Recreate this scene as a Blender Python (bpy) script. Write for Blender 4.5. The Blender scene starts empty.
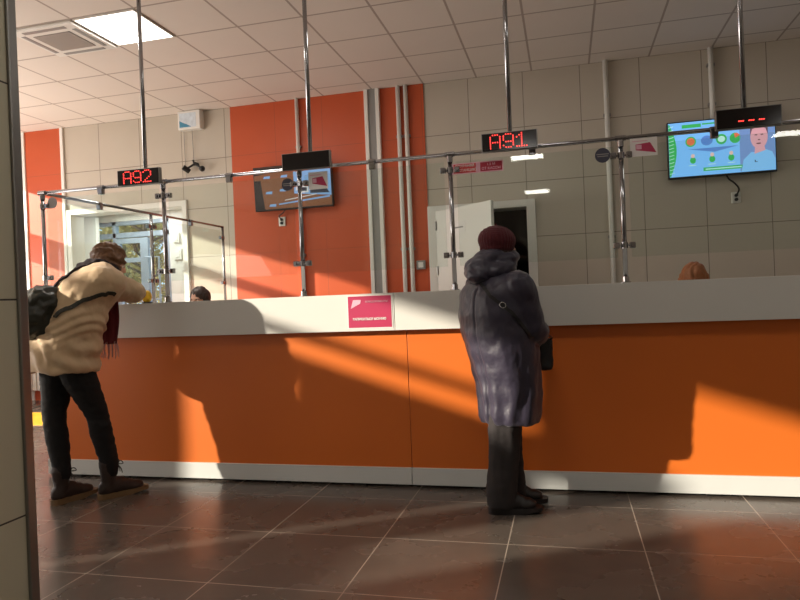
import bpy, bmesh, math, random
from mathutils import Vector, Matrix, noise
random.seed(7)
S = bpy.context.scene
COL = S.collection
PI = math.pi
V = Vector

# ------------------------------------------------------------------ camera
F_PX, YAW, PIT, ROL, CH = 655.62, -0.24826, -0.00222, -0.04074, 1.15948
_cy, _sy, _cp, _sp = math.cos(YAW), math.sin(YAW), math.cos(PIT), math.sin(PIT)
FWD = V((_sy*_cp, _cy*_cp, _sp)); _R = V((_cy, -_sy, 0)); _U = _R.cross(FWD)
RGT = math.cos(ROL)*_R + math.sin(ROL)*_U
UPV = -math.sin(ROL)*_R + math.cos(ROL)*_U
cam_d = bpy.data.cameras.new('camera'); cam = bpy.data.objects.new('camera', cam_d); COL.objects.link(cam)
M = Matrix((RGT, UPV, -FWD)).transposed().to_4x4(); M.translation = V((0, 0, CH))
cam.matrix_world = M
cam_d.sensor_fit = 'HORIZONTAL'; cam_d.sensor_width = 36; cam_d.lens = F_PX/800*36
cam_d.clip_start = 0.05
S.camera = cam

# ------------------------------------------------------------------ materials
def newmat(name):
    m = bpy.data.materials.new(name); m.use_nodes = True
    nt = m.node_tree; nt.nodes.clear()
    out = nt.nodes.new('ShaderNodeOutputMaterial')
    return m, nt, out

def nd(nt, t, **kw):
    n = nt.nodes.new(t)
    for k, v in kw.items(): setattr(n, k, v)
    return n

def math_n(nt, op, a, b=None, c=None):
    n = nd(nt, 'ShaderNodeMath', operation=op)
    for i, v in enumerate((a, b, c)):
        if v is None: continue
        if isinstance(v, (int, float)): n.inputs[i].default_value = v
        else: nt.links.new(v, n.inputs[i])
    return n.outputs[0]

def mix(nt, fac, a, b):
    n = nd(nt, 'ShaderNodeMix', data_type='RGBA')
    if isinstance(fac, (int, float)): n.inputs['Factor'].default_value = fac
    else: nt.links.new(fac, n.inputs['Factor'])
    for key, v in ((6, a), (7, b)):
        if isinstance(v, tuple): n.inputs[key].default_value = (*v[:3], 1)
        else: nt.links.new(v, n.inputs[key])
    return n.outputs[2]

def rgb(r, g, b):   # sRGB 0-255 -> linear
    f = lambda c: (c/255/12.92) if c/255 <= .04045 else ((c/255+.055)/1.055)**2.4
    return (f(r), f(g), f(b))

def pbr(name, col, rough=.5, metal=0, spec=.5, var=.0, vscale=8, bump=0, bscale=60, emit=None, estr=0, coat=0, sheen=0):
    m, nt, out = newmat(name)
    p = nd(nt, 'ShaderNodeBsdfPrincipled'); nt.links.new(p.outputs[0], out.inputs[0])
    p.inputs['Roughness'].default_value = rough; p.inputs['Metallic'].default_value = metal
    p.inputs['Specular IOR Level'].default_value = spec
    p.inputs['Coat Weight'].default_value = coat
    p.inputs['Sheen Weight'].default_value = sheen
    tc = nd(nt, 'ShaderNodeTexCoord')
    no = nd(nt, 'ShaderNodeTexNoise'); no.inputs['Scale'].default_value = vscale; no.inputs['Detail'].default_value = 4
    nt.links.new(tc.outputs['Object'], no.inputs['Vector'])
    lo = tuple(c*(1-var) for c in col); hi = tuple(min(1, c*(1+var)) for c in col)
    nt.links.new(mix(nt, no.outputs[0], lo, hi), p.inputs['Base Color'])
    if bump:
        n2 = nd(nt, 'ShaderNodeTexNoise'); n2.inputs['Scale'].default_value = bscale; n2.inputs['Detail'].default_value = 3
        nt.links.new(tc.outputs['Object'], n2.inputs['Vector'])
        b = nd(nt, 'ShaderNodeBump'); b.inputs['Strength'].default_value = bump; b.inputs['Distance'].default_value = .01
        nt.links.new(n2.outputs[0], b.inputs['Height']); nt.links.new(b.outputs[0], p.inputs['Normal'])
    if emit:
        p.inputs['Emission Color'].default_value = (*emit, 1); p.inputs['Emission Strength'].default_value = estr
    return m

def gridmat(name, col, joint, axes, origin, size, width, rough=.4, var=.06, tilevar=.05, spec=.5, bump=.3, mottled=0, jbump=.004):
    """tiles with joints, in world metres; axes 'xy' / 'xz' / 'yz'"""
    m, nt, out = newmat(name)
    p = nd(nt, 'ShaderNodeBsdfPrincipled'); nt.links.new(p.outputs[0], out.inputs[0])
    p.inputs['Roughness'].default_value = rough; p.inputs['Specular IOR Level'].default_value = spec
    g = nd(nt, 'ShaderNodeNewGeometry'); s = nd(nt, 'ShaderNodeSeparateXYZ'); nt.links.new(g.outputs['Position'], s.inputs[0])
    masks, cells = [], []
    for k, ax in enumerate(axes):
        o = s.outputs['xyz'.index(ax)]
        t = math_n(nt, 'DIVIDE', math_n(nt, 'SUBTRACT', o, origin[k]), size[k])
        fr = math_n(nt, 'FRACT', t); cells.append(math_n(nt, 'FLOOR', t))
        d = math_n(nt, 'MULTIPLY', math_n(nt, 'MINIMUM', fr, math_n(nt, 'SUBTRACT', 1.0, fr)), size[k])
        masks.append(math_n(nt, 'LESS_THAN', d, width/2))
    mask = math_n(nt, 'MAXIMUM', masks[0], masks[1])
    cv = nd(nt, 'ShaderNodeCombineXYZ'); nt.links.new(cells[0], cv.inputs[0]); nt.links.new(cells[1], cv.inputs[1])
    wn = nd(nt, 'ShaderNodeTexWhiteNoise'); nt.links.new(cv.outputs[0], wn.inputs['Vector'])
    no = nd(nt, 'ShaderNodeTexNoise'); no.inputs['Scale'].default_value = 3.0; no.inputs['Detail'].default_value = 6
    nt.links.new(g.outputs['Position'], no.inputs['Vector'])
    c1 = mix(nt, no.outputs[0], tuple(c*(1-var) for c in col), tuple(min(1, c*(1+var)) for c in col))
    c2 = mix(nt, math_n(nt, 'MULTIPLY', wn.outputs['Value'], tilevar*4), c1, tuple(c*.75 for c in col))
    if mottled:
        n3 = nd(nt, 'ShaderNodeTexNoise'); n3.inputs['Scale'].default_value = 9; n3.inputs['Detail'].default_value = 2; n3.inputs['Roughness'].default_value = .5
        nt.links.new(g.outputs['Position'], n3.inputs['Vector'])
        mm = nd(nt, 'ShaderNodeMapRange'); mm.inputs[1].default_value = .45; mm.inputs[2].default_value = .9
        nt.links.new(n3.outputs[0], mm.inputs[0])
        c2 = mix(nt, math_n(nt, 'MULTIPLY', mm.outputs[0], mottled), c2, tuple(min(1, c*2.2+.02) for c in col))
        rr = math_n(nt, 'ADD', rough, math_n(nt, 'MULTIPLY', math_n(nt, 'SUBTRACT', no.outputs[0], .5), .10))
        nt.links.new(rr, p.inputs['Roughness'])
    nt.links.new(mix(nt, mask, c2, joint), p.inputs['Base Color'])
    b = nd(nt, 'ShaderNodeBump'); b.inputs['Strength'].default_value = bump; b.inputs['Distance'].default_value = jbump; b.invert = True
    nt.links.new(mask, b.inputs['Height']); nt.links.new(b.outputs[0], p.inputs['Normal'])
    return m

def glassmat(name, tint=(.93, .965, .95), refl=1.0):
    m, nt, out = newmat(name)
    tr = nd(nt, 'ShaderNodeBsdfTransparent'); tr.inputs[0].default_value = (*tint, 1)
    gl = nd(nt, 'ShaderNodeBsdfGlossy'); gl.inputs['Roughness'].default_value = .02
    gm = nd(nt, 'ShaderNodeNewGeometry'); dt = nd(nt, 'ShaderNodeVectorMath', operation='DOT_PRODUCT')
    nt.links.new(gm.outputs['Incoming'], dt.inputs[0]); nt.links.new(gm.outputs['Normal'], dt.inputs[1])
    sch = math_n(nt, 'POWER', math_n(nt, 'SUBTRACT', 1.0, math_n(nt, 'ABSOLUTE', dt.outputs['Value'])), 5.0)
    ms = nd(nt, 'ShaderNodeMixShader')
    nt.links.new(math_n(nt, 'ADD', math_n(nt, 'MULTIPLY', sch, .9*refl), .035*refl), ms.inputs[0])
    nt.links.new(tr.outputs[0], ms.inputs[1]); nt.links.new(gl.outputs[0], ms.inputs[2]); nt.links.new(ms.outputs[0], out.inputs[0])
    return m

def emat(name, col, strength):
    return pbr(name, tuple(c*.3 for c in col), rough=.3, emit=col, estr=strength)

HC = 3.575
M_floor = gridmat('floor_tiles', rgb(88, 80, 73), rgb(168, 155, 142), 'xy', (-2.106, 2.456), (.6, .6), .005, rough=.27, spec=.62, var=.18, tilevar=.07, bump=.25, mottled=.10, jbump=.002)
M_ceil = gridmat('ceiling_tiles', rgb(226, 216, 206), rgb(178, 164, 153), 'xy', (-2.671, 5.199), (.6, .6), .020, rough=.9, var=.03, tilevar=.02, spec=.1, bump=.5, jbump=.006)
M_wall = gridmat('beige_wall_tiles', rgb(190, 180, 165), rgb(118, 108, 98), 'xz', (-.371, HC), (.6, .6), .007, rough=.42, var=.04, tilevar=.03, spec=.4)
M_orange_wall = gridmat('orange_wall_tiles', rgb(192, 84, 46), rgb(156, 76, 48), 'xz', (-2.70, HC), (.6, .6), .005, rough=.42, var=.04, tilevar=.02, spec=.4)
M_sidewall = gridmat('side_wall_tiles', rgb(190, 180, 165), rgb(118, 108, 98), 'yz', (.0, HC), (.6, .6), .007, rough=.42, var=.04, tilevar=.03, spec=.4)
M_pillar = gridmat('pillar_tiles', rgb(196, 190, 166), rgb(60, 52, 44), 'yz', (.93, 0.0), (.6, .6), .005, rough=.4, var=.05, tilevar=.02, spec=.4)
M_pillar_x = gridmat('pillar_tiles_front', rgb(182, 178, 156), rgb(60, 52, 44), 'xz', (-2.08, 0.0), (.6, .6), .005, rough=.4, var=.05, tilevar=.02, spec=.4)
M_chrome = pbr('brushed_chrome', rgb(165, 165, 168), rough=.18, metal=1, var=.03, vscale=30)
M_steel = pbr('dull_steel', rgb(150, 148, 145), rough=.35, metal=1, var=.05, vscale=30)
M_glass = glassmat('clear_glass')
M_white = pbr('white_paint', rgb(225, 222, 215), rough=.45, var=.02)
M_fascia = pbr('fascia_laminate', rgb(212, 211, 204), rough=.38, var=.02, vscale=3)
M_orange = pbr('orange_laminate', rgb(208, 107, 38), rough=.42, var=.03, vscale=2, spec=.4)
M_skirt = pbr('skirting_laminate', rgb(205, 208, 205), rough=.35, var=.03)
M_dark = pbr('black_plastic', rgb(18, 17, 18), rough=.35, var=.1)
M_darkmat = pbr('recess_shade', rgb(26, 24, 22), rough=.8, var=.1)  # near-black colour stands in for shade in the counter gap and inner room
M_black = pbr('display_face', rgb(20, 15, 15), rough=.12, var=.05)
M_grey = pbr('grey_plastic', rgb(140, 138, 135), rough=.4, var=.05)
M_red = pbr('red_plastic', rgb(196, 38, 40), rough=.4, var=.05)
M_sticker_red = pbr('sign_red', rgb(205, 50, 48), rough=.45, var=.03)
M_sticker_crimson = pbr('sign_crimson', rgb(172, 36, 60), rough=.45, var=.03)
M_magenta = pbr('sign_magenta', rgb(178, 48, 86), rough=.45, var=.03)
M_paper = pbr('white_paper', rgb(228, 224, 220), rough=.6, var=.02)
M_pinkpaper = pbr('pink_print', rgb(222, 170, 186), rough=.6, var=.02)
M_disc = pbr('slate_disc', rgb(62, 62, 78), rough=.5, var=.05)
M_yellow = pbr('yellow_paint', rgb(240, 190, 40), rough=.45, var=.04)
M_led = emat('led_red', (1.0, .05, .04), 3.2)
M_skin = pbr('skin', rgb(214, 165, 140), rough=.5, var=.05, vscale=20)
M_lips = pbr('lips', rgb(176, 96, 90), rough=.45, var=.03)
M_eye = pbr('eye_white', rgb(235, 232, 228), rough=.2, var=.01)
M_iris = pbr('iris', rgb(52, 38, 28), rough=.2, var=.05)

# ------------------------------------------------------------------ mesh helpers
def link(name, bm, mat, parent=None, smooth=False):
    me = bpy.data.meshes.new(name)
    bmesh.ops.recalc_face_normals(bm, faces=bm.faces[:])
    bm.to_mesh(me); bm.free()
    if smooth:
        for p in me.polygons: p.use_smooth = True
    o = bpy.data.objects.new(name, me); COL.objects.link(o)
    for mm in (mat if isinstance(mat, (list, tuple)) else [mat]): me.materials.append(mm)
    if parent: o.parent = parent; o.matrix_parent_inverse = parent.matrix_world.inverted()
    return o

def box(bm, lo, hi, bevel=0, rot=None, mi=0):
    lo, hi = V(lo), V(hi)
    c = (lo+hi)/2; s = hi-lo
    r = bmesh.ops.create_cube(bm, size=1)
    vs = r['verts']
    for v in vs: v.co = V((v.co.x*s.x, v.co.y*s.y, v.co.z*s.z))
    fs = set(f for v in vs for f in v.link_faces)
    if bevel:
        es = list(set(e for v in vs for e in v.link_edges))
        b = bmesh.ops.bevel(bm, geom=es, offset=bevel, segments=2, profile=.5, affect='EDGES')
        vs = list(set(v for f in b['faces'] for v in f.verts) | set(v for v in vs if v.is_valid))
        fs = set(f for v in vs for f in v.link_faces)
    for f in fs: f.material_index = mi
    for v in vs:
        if rot is not None: v.co = rot @ v.co
        v.co += c
    return vs

def frame_dirs(pts):
    n = len(pts); T = []
    for i in range(n):
        a = pts[max(0, i-1)]; b = pts[min(n-1, i+1)]
        T.append((b-a).normalized())
    return T

def tube(bm, pts, rad, seg=12, caps=True, mi=0, round_ends=False):
    pts = [V(p) for p in pts]
    if not isinstance(rad, (list, tuple)): rad = [rad]*len(pts)
    if round_ends:
        t0 = (pts[0]-pts[1]).normalized(); t1 = (pts[-1]-pts[-2]).normalized()
        r0, r1 = rad[0], rad[-1]
        A = [(pts[0]+t0*r0*math.sin(a), r0*math.cos(a)) for a in (1.5, 1.1, .6)]
        B = [(pts[-1]+t1*r1*math.sin(a), r1*math.cos(a)) for a in (.6, 1.1, 1.5)]
        pts = [a[0] for a in A]+pts+[b[0] for b in B]; rad = [max(a[1], 1e-4) for a in A]+list(rad)+[max(b[1], 1e-4) for b in B]
    T = frame_dirs(pts)
    up = V((0, 0, 1)) if abs(T[0].z) < .9 else V((1, 0, 0))
    n = T[0].cross(up).normalized(); rings = []
    for i, p in enumerate(pts):
        n = (n - T[i]*n.dot(T[i])).normalized(); b = T[i].cross(n)
        rings.append([bm.verts.new(p + (n*math.cos(2*PI*k/seg) + b*math.sin(2*PI*k/seg))*rad[i]) for k in range(seg)])
    for i in range(len(rings)-1):
        for k in range(seg):
            f = bm.faces.new((rings[i][k], rings[i][(k+1) % seg], rings[i+1][(k+1) % seg], rings[i+1][k])); f.material_index = mi
    if caps:
        f = bm.faces.new(rings[0][::-1]); f.material_index = mi
        f = bm.faces.new(rings[-1]); f.material_index = mi
    return rings

def cr(pts, n=6):
    """catmull-rom through tuples of floats"""
    P = [pts[0]]+list(pts)+[pts[-1]]; out = []
    for i in range(1, len(P)-2):
        p0, p1, p2, p3 = P[i-1], P[i], P[i+1], P[i+2]
        for k in range(n):
            t = k/n
            out.append(tuple(.5*((2*b)+(-a+c)*t+(2*a-5*b+4*c-d)*t*t+(-a+3*b-3*c+d)*t**3) for a, b, c, d in zip(p0, p1, p2, p3)))
    out.append(tuple(pts[-1])); return out

def stube(bm, pts, seg=12, n=5, round_ends=True, mi=0):
    """smooth tube: pts = (x,y,z,r)"""
    q = cr(pts, n)
    return tube(bm, [p[:3] for p in q], [max(p[3], .0015) for p in q], seg, True, mi, round_ends)

def loft(bm, secs, seg=28, n=5, mi=0, caps=True):
    """secs = (cx,cy,cz, a, b, yaw, pitch): ellipse, a along side axis, b along facing axis tilted by pitch"""
    q = cr(secs, n) if n > 1 else secs
    rings = []
    for (cx, cy, cz, a, b, yaw, pit) in q:
        F = V((math.cos(yaw), math.sin(yaw), 0)); R = V((math.sin(yaw), -math.cos(yaw), 0))
        F = F*math.cos(pit) + V((0, 0, 1))*math.sin(pit)
        ring = []
        for k in range(seg):
            t = 2*PI*k/seg; c, s = math.cos(t), math.sin(t)
            c = math.copysign(abs(c)**.9, c); s = math.copysign(abs(s)**.9, s)
            ring.append(bm.verts.new(V((cx, cy, cz)) + R*a*c + F*b*s))
        rings.append(ring)
    for i in range(len(rings)-1):
        for k in range(seg):
            f = bm.faces.new((rings[i][k], rings[i][(k+1) % seg], rings[i+1][(k+1) % seg], rings[i+1][k])); f.material_index = mi
    if caps: bm.faces.new(rings[0][::-1]); bm.faces.new(rings[-1])
    return rings

def ball(bm, c, r, seg=20, rings=14, mi=0, M3=None):
    if isinstance(r, (int, float)): r = (r, r, r)
    res = bmesh.ops.create_uvsphere(bm, u_segments=seg, v_segments=rings, radius=1)
    for v in res['verts']:
        v.co = V((v.co.x*r[0], v.co.y*r[1], v.co.z*r[2]))
        if M3 is not None: v.co = M3 @ v.co
        v.co += V(c)
    for f in set(f for v in res['verts'] for f in v.link_faces): f.material_index = mi
    return res['verts']

def fuse(name, bm, mat, parent=None, voxel=.01, smooth=4, disp=None):
    """weld overlapping closed shapes into one continuous smooth surface"""
    me = bpy.data.meshes.new(name+'_raw'); bmesh.ops.recalc_face_normals(bm, faces=bm.faces[:]); bm.to_mesh(me); bm.free()
    tmp = bpy.data.objects.new(name+'_raw', me); COL.objects.link(tmp)
    r = tmp.modifiers.new('r', 'REMESH'); r.mode = 'VOXEL'; r.voxel_size = voxel
    if smooth:
        s = tmp.modifiers.new('s', 'SMOOTH'); s.factor = .5; s.iterations = smooth
    dg = bpy.context.evaluated_depsgraph_get(); dg.update()
    nm = bpy.data.meshes.new_from_object(tmp.evaluated_get(dg))
    bpy.data.objects.remove(tmp); bpy.data.meshes.remove(me)
    nm.name = name
    if disp:
        ns = [v.normal.copy() for v in nm.vertices]
        for v, nn in zip(nm.vertices, ns): v.co += nn*disp(v.co, nn)
    for p in nm.polygons: p.use_smooth = True
    o = bpy.data.objects.new(name, nm); COL.objects.link(o)
    nm.materials.clear(); nm.materials.append(mat)
    if parent: o.parent = parent; o.matrix_parent_inverse = parent.matrix_world.inverted()
    return o

def tag(o, label=None, cat=None, group=None, kind=None):
    if label: o['label'] = label
    if cat: o['category'] = cat
    if group: o['group'] = group
    if kind: o['kind'] = kind
    return o

def thing(name, loc, label, cat, group=None):
    o = bpy.data.objects.new(name, None); COL.objects.link(o); o.location = loc; o.empty_display_size = .1
    o.matrix_world = Matrix.Translation(V(loc))
    return tag(o, label, cat, group)

def struct(name, bm, mat, parent=None, label=None):
    o = link(name, bm, mat, parent)
    if parent is None: o['kind'] = 'structure'
    if label: o['label'] = label
    return o

def textmesh(name, s, size, loc, mat, parent, rotx=PI/2, bold=.0, align='CENTER', M4=None, label=None):
    c = bpy.data.curves.new(name, 'FONT'); c.body = s; c.size = size; c.align_x = align; c.align_y = 'CENTER'
    c.extrude = .0006; c.offset = bold
    t = bpy.data.objects.new(name+'_c', c); COL.objects.link(t)
    dg = bpy.context.evaluated_depsgraph_get(); dg.update()
    me = bpy.data.meshes.new_from_object(t.evaluated_get(dg)); bpy.data.objects.remove(t)
    MM = M4 if M4 is not None else Matrix.Translation(V(loc)) @ Matrix.Rotation(rotx, 4, 'X')
    me.transform(MM)
    o = bpy.data.objects.new(name, me); COL.objects.link(o); me.materials.clear(); me.materials.append(mat)
    if parent: o.parent = parent; o.matrix_parent_inverse = parent.matrix_world.inverted()
    return o

def poly(bm, pts, mi=0):
    f = bm.faces.new([bm.verts.new(V(p)) for p in pts]); f.material_index = mi; return f

# ================================================================== THE ROOM
XL, XR, YB, YF = -8.0, 4.6, -10.0, 7.28
bm = bmesh.new(); box(bm, (XL-1.2, YB, -.1), (XR+.4, 11.2, 0)); struct('floor', bm, M_floor)
bm = bmesh.new(); box(bm, (XL-.2, YB, HC), (XR+.2, YF+.2, HC+.12)); struct('ceiling', bm, M_ceil)

# back wall with two openings
D1 = (-1.40, -.36, 2.12)      # inner door
D2 = (-6.24, -4.575, 2.45)    # entrance recess
bm = bmesh.new()
def wb(x0, x1, z0, z1): box(bm, (x0, YF, z0), (x1, YF+.2, z1))
wb(XL, D2[0], 0, HC); wb(D2[0], D2[1], D2[2], HC); wb(D2[1], D1[0], 0, HC); wb(D1[0], D1[1], D1[2], HC); wb(D1[1], XR, 0, HC)
wall_back = struct('wall_back', bm, M_wall)
bm = bmesh.new(); box(bm, (-6.91, YF-.012, 0), (-6.345, YF-.001, HC)); struct('orange_panel', bm, M_orange_wall, wall_back)
bm = bmesh.new(); box(bm, (-3.885, YF-.012, 0), (-1.475, YF-.001, HC)); struct('orange_panel', bm, M_orange_wall, wall_back)
bm = bmesh.new(); box(bm, (-6.345, YF-.03, 0), (-6.30, YF-.001, HC), .003); struct('trim_1', bm, M_white)
bm = bmesh.new(); box(bm, (-6.99, YF-.03, 0), (-6.91, YF-.001, HC), .003); struct('trim_2', bm, M_white)

# right and rear walls
bm = bmesh.new(); box(bm, (XR, YB, 0), (XR+.2, YF+.2, HC)); struct('wall_right', bm, M_sidewall)
bm = bmesh.new(); box(bm, (XL, YB-.2, 0), (XR, YB, HC)); struct('wall_front', bm, M_wall)

# left wall: unseen, its openings cut to shape the sun patches in view
def holes_wall(bm, x0, x1, ylo, yhi, zhi, holes):
    ys = sorted({ylo, yhi, *[h[0] for h in holes], *[h[1] for h in holes]})
    for a, b in zip(ys[:-1], ys[1:]):
        col = sorted([(h[2], h[3]) for h in holes if h[0] <= a+1e-6 and h[1] >= b-1e-6])
        z = 0
        for lo, hi in col:
            if lo > z+1e-4: box(bm, (x0, a, z), (x1, b, lo))
            z = hi
        if z < zhi-1e-4: box(bm, (x0, a, z), (x1, b, zhi))
holes = [(-.78, .47, 2.91, 3.03), (-.78, .47, 3.09, 3.46),
         (.33, .615, 1.75, 2.77), (.12, .33, 2.62, 2.86), (-1.24, -1.0, 2.93, 3.44),
         (-.93, -.82, 1.7, 2.68),
         (-1.78, -1.24, 2.33, 3.46),
         (3.75, 5.35, 1.9, 2.74), (3.75, 5.35, 2.86, 3.22),
         (5.42, 6.75, 1.6, 2.24), (5.42, 6.75, 2.60, 3.16),
         (2.3, 3.5, .25, 2.2), (3.9, 5.3, .2, 1.7)]
bm = bmesh.new(); holes_wall(bm, XL-.06, XL, YB, YF, HC, holes); struct('wall_left_gobo', bm, M_white)

# room behind the inner door, its shade put into the wall colour
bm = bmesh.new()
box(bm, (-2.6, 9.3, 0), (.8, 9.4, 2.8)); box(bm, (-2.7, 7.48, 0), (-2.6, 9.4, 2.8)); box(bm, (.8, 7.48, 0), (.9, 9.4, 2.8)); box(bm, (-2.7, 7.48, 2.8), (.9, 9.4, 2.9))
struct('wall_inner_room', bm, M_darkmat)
# inner door: frame, leaf, handle
bm = bmesh.new()
fw = .085
box(bm, (D1[0]-.075, YF-.05, 0), (D1[0]+.02, YF+.21, D1[2]+.06), .004)
box(bm, (D1[1]-.02, YF-.05, 0), (D1[1]+.075, YF+.21, D1[2]+.06), .004)
box(bm, (D1[0]+.02, YF-.05, D1[2]-.02), (D1[1]-.02, YF+.21, D1[2]+.06), .004)
door1 = struct('door_1', bm, M_white, label='open white door with pale frame in back wall')
hinge = V((-1.365, 7.215, 0)); end = V((-.685, 6.62, 0)); dd = (end-hinge); L = dd.length; ang = math.atan2(dd.y, dd.x)
RZ = Matrix.Rotation(ang, 3, 'Z')
bm = bmesh.new(); vs = box(bm, (0, -.02, .012), (L, .02, D1[2]-.01), .003)
for v in vs: v.co = RZ @ v.co + hinge
leaf = struct('door_leaf', bm, M_white, door1)
bm = bmesh.new()
pts = [RZ @ V(p) + hinge for p in ((L-.07, -.02, 1.02), (L-.07, -.07, 1.02), (L-.18, -.07, 1.02))]
tube(bm, pts, .009, 8)
tube(bm, [RZ @ V((L-.07, -.02, 1.02)) + hinge, RZ @ V((L-.07, -.03, 1.02)) + hinge], .025, 12)
struct('door_handle', bm, M_steel, leaf)
bm = bmesh.new()
for z in (1.95, 1.45, .3): tube(bm, [hinge+V((-.01, -.03, z-.05)), hinge+V((-.01, -.03, z+.05))], .01, 8)
struct('hinge', bm, M_steel, leaf)
bm = bmesh.new(); vs = box(bm, (.28, -.023, 1.83), (.50, -.0205, 1.96))
for v in vs: v.co = RZ @ v.co + hinge
notice = struct('door_notice', bm, M_paper, leaf)
bm = bmesh.new(); vs = box(bm, (.31, -.025, 1.885), (.47, -.0235, 1.90))
for v in vs: v.co = RZ @ v.co + hinge
notice_line = struct('notice_text', bm, M_grey, leaf)

# entrance recess and its glazed door
VY = 9.0; RXL = -7.75
bm = bmesh.new(); box(bm, (RXL-.12, YF+.2, 0), (RXL, VY+.1, 2.7)); struct('wall_recess_left', bm, M_white)
bm = bmesh.new(); box(bm, (D2[1], YF+.2, 0), (D2[1]+.12, VY+.1, 2.7)); struct('wall_recess_right', bm, M_white)
bm = bmesh.new(); box(bm, (RXL-.12, YF+.2, 2.7), (D2[1]+.12, VY+.1, 2.8)); struct('ceiling_recess', bm, M_white)
bm = bmesh.new()
box(bm, (D2[0]-.05, YF-.03, 0), (D2[0]+.02, YF+.21, D2[2]+.04), .004)
box(bm, (D2[1]-.02, YF-.03, 0), (D2[1]+.05, YF+.21, D2[2]+.04), .004)
box(bm, (D2[0]+.02, YF-.03, D2[2]-.03), (D2[1]-.02, YF+.21, D2[2]+.04), .004)
struct('trim_3', bm, M_white)
M_alu = pbr('grey_aluminium', rgb(150, 162, 176), rough=.4, metal=.2, var=.04)
gx0, gx1 = -7.40, -5.93
bm = bmesh.new()
box(bm, (RXL-.12, VY, 0), (gx0, VY+.1, 2.8)); box(bm, (gx1, VY, 0), (D2[1]+.12, VY+.1, 2.8)); box(bm, (gx0, VY, 2.56), (gx1, VY+.1, 2.8))
struct('wall_recess_end', bm, M_white)
door2 = thing('door_2', (-6.6, VY, 0), None, None); door2['kind'] = 'structure'; door2['label'] = 'glazed entrance door with grey metal frame at far left'
bm = bmesh.new()
for x, w in ((gx0+.03, .05), (-6.93, .06), (gx1-.03, .05)): box(bm, (x-w/2, VY+.01, 0), (x+w/2, VY+.09, 2.56), .004)
box(bm, (gx0, VY+.01, 2.50), (gx1, VY+.09, 2.56), .004); box(bm, (gx0, VY+.01, 2.30), (gx1, VY+.09, 2.38), .004)
box(bm, (gx0, VY+.01, 0), (gx1, VY+.09, .1), .004)
struct('door_frame', bm, M_alu, door2)
bm = bmesh.new()
box(bm, (-6.88, VY-.03, .03), (-6.80, VY+.03, 2.28), .004); box(bm, (-6.44, VY-.03, .03), (-6.30, VY+.03, 2.28), .004)
box(bm, (-6.80, VY-.03, 2.20), (-6.44, VY+.03, 2.28), .004); box(bm, (-6.80, VY-.03, .03), (-6.44, VY+.03, .2), .004)
box(bm, (-6.80, VY-.03, 1.90), (-6.44, VY+.03, 1.97), .004)
struct('door_sash', bm, M_alu, door2)
bm = bmesh.new()
tube(bm, [(-6.30, VY-.09, 1.96), (-6.07, VY-.09, 1.96), (-6.07, VY-.09, .95), (-6.30, VY-.09, .95)], .016, 8)
tube(bm, [(-6.30, VY-.09, 1.30), (-6.07, VY-.09, 1.30)], .012, 8)
struct('door_handle', bm, M_alu, door2)
bm = bmesh.new(); box(bm, (gx0, VY+.045, .1), (gx1, VY+.055, 2.5)); struct('door_glass', bm, M_glass, door2)
bm = bmesh.new(); box(bm, (-7.33, VY-.25, 1.9), (-7.05, VY-.17, 2.62), .01); struct('trim_4', bm, M_white)
# small switch boxes on the recess end wall
def wallbox(name, x, z, w, h, y, mat, label, cat, group=None, d=.03, slots=0):
    t = thing(name, (x, y, z), label, cat, group)
    bm = bmesh.new(); box(bm, (x-w/2, y-d, z-h/2), (x+w/2, y, z+h/2), .004); link('plate', bm, mat, t)
    if slots:
        bm = bmesh.new(); box(bm, (x-w*.28, y-d-.006, z-h*.3), (x+w*.28, y-d+.001, z+h*.3), .002); link('rocker', bm, M_paper, t)
    return t
wallbox('wall_switch', -5.80, 2.24, .11, .15, VY, M_white, 'upper small white switch box on pale wall beside the glazed entrance door', 'switch', slots=1)
wallbox('wall_switch', -5.78, 1.98, .13, .16, VY, M_white, 'lower white switch box on pale wall beside the glazed entrance door', 'switch', slots=1)

# outside
M_snow = pbr('pale_ground', rgb(190, 185, 175), rough=.9, var=.1)
bm = bmesh.new(); box(bm, (-40, 11.2, -.12), (20, 60, -.02)); struct('ground', bm, M_snow)
M_bark = pbr('bark', rgb(120, 105, 90), rough=.9, var=.2)
M_leaf = pbr('dry_leaves', rgb(196, 178, 120), rough=.9, var=.3)
def tree(x, y, h, lab, seed):
    rnd = random.Random(seed)
    t = thing('bare_tree', (x, y, -.02), lab, 'tree', 'trees outside the glazed door')
    bt = bmesh.new(); bb = bmesh.new(); bl = bmesh.new()
    tube(bt, [(x, y, -.02), (x+.1, y, h*.35), (x, y+.1, h*.8)], [.16, .12, .04], 7)
    def br(p, d, l, r, k):
        q = p + d*l; tube(bb, [p, (p+q)/2+V((rnd.uniform(-.05, .05), 0, .03)), q], [r, r*.8, r*.5], 4, caps=False)
        if k == 0:
            for _ in range(5):
                c = q+V((rnd.uniform(-.2, .2), rnd.uniform(-.2, .2), rnd.uniform(-.2, .2)))
                e = V((rnd.uniform(-1, 1), rnd.uniform(-1, 1), rnd.uniform(-1, 1))).normalized()*.05; g = e.orthogonal().normalized()*.04
                poly(bl, [c-e, c+g, c+e, c-g])
            return
        for _ in range(4):
            br(q if rnd.random() < .6 else p+d*l*.6, (d+V((rnd.uniform(-1, 1), rnd.uniform(-1, 1), rnd.uniform(-.3, .7)))*.8).normalized(), l*.66, r*.55, k-1)
    for i in range(16):
        z = h*(.15+.65*i/16); a = rnd.uniform(0, 6.28)
        br(V((x+.05, y, z)), V((math.cos(a), math.sin(a), .5)).normalized(), h*.16, .04, 3)
    link('trunk', bt, M_bark, t); link('branches', bb, M_bark, t); link('leaves', bl, M_leaf, t)
tree(-10.4, 14.6, 4.6, 'nearest bare tree seen through the left panes of the entrance door', 1)
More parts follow.
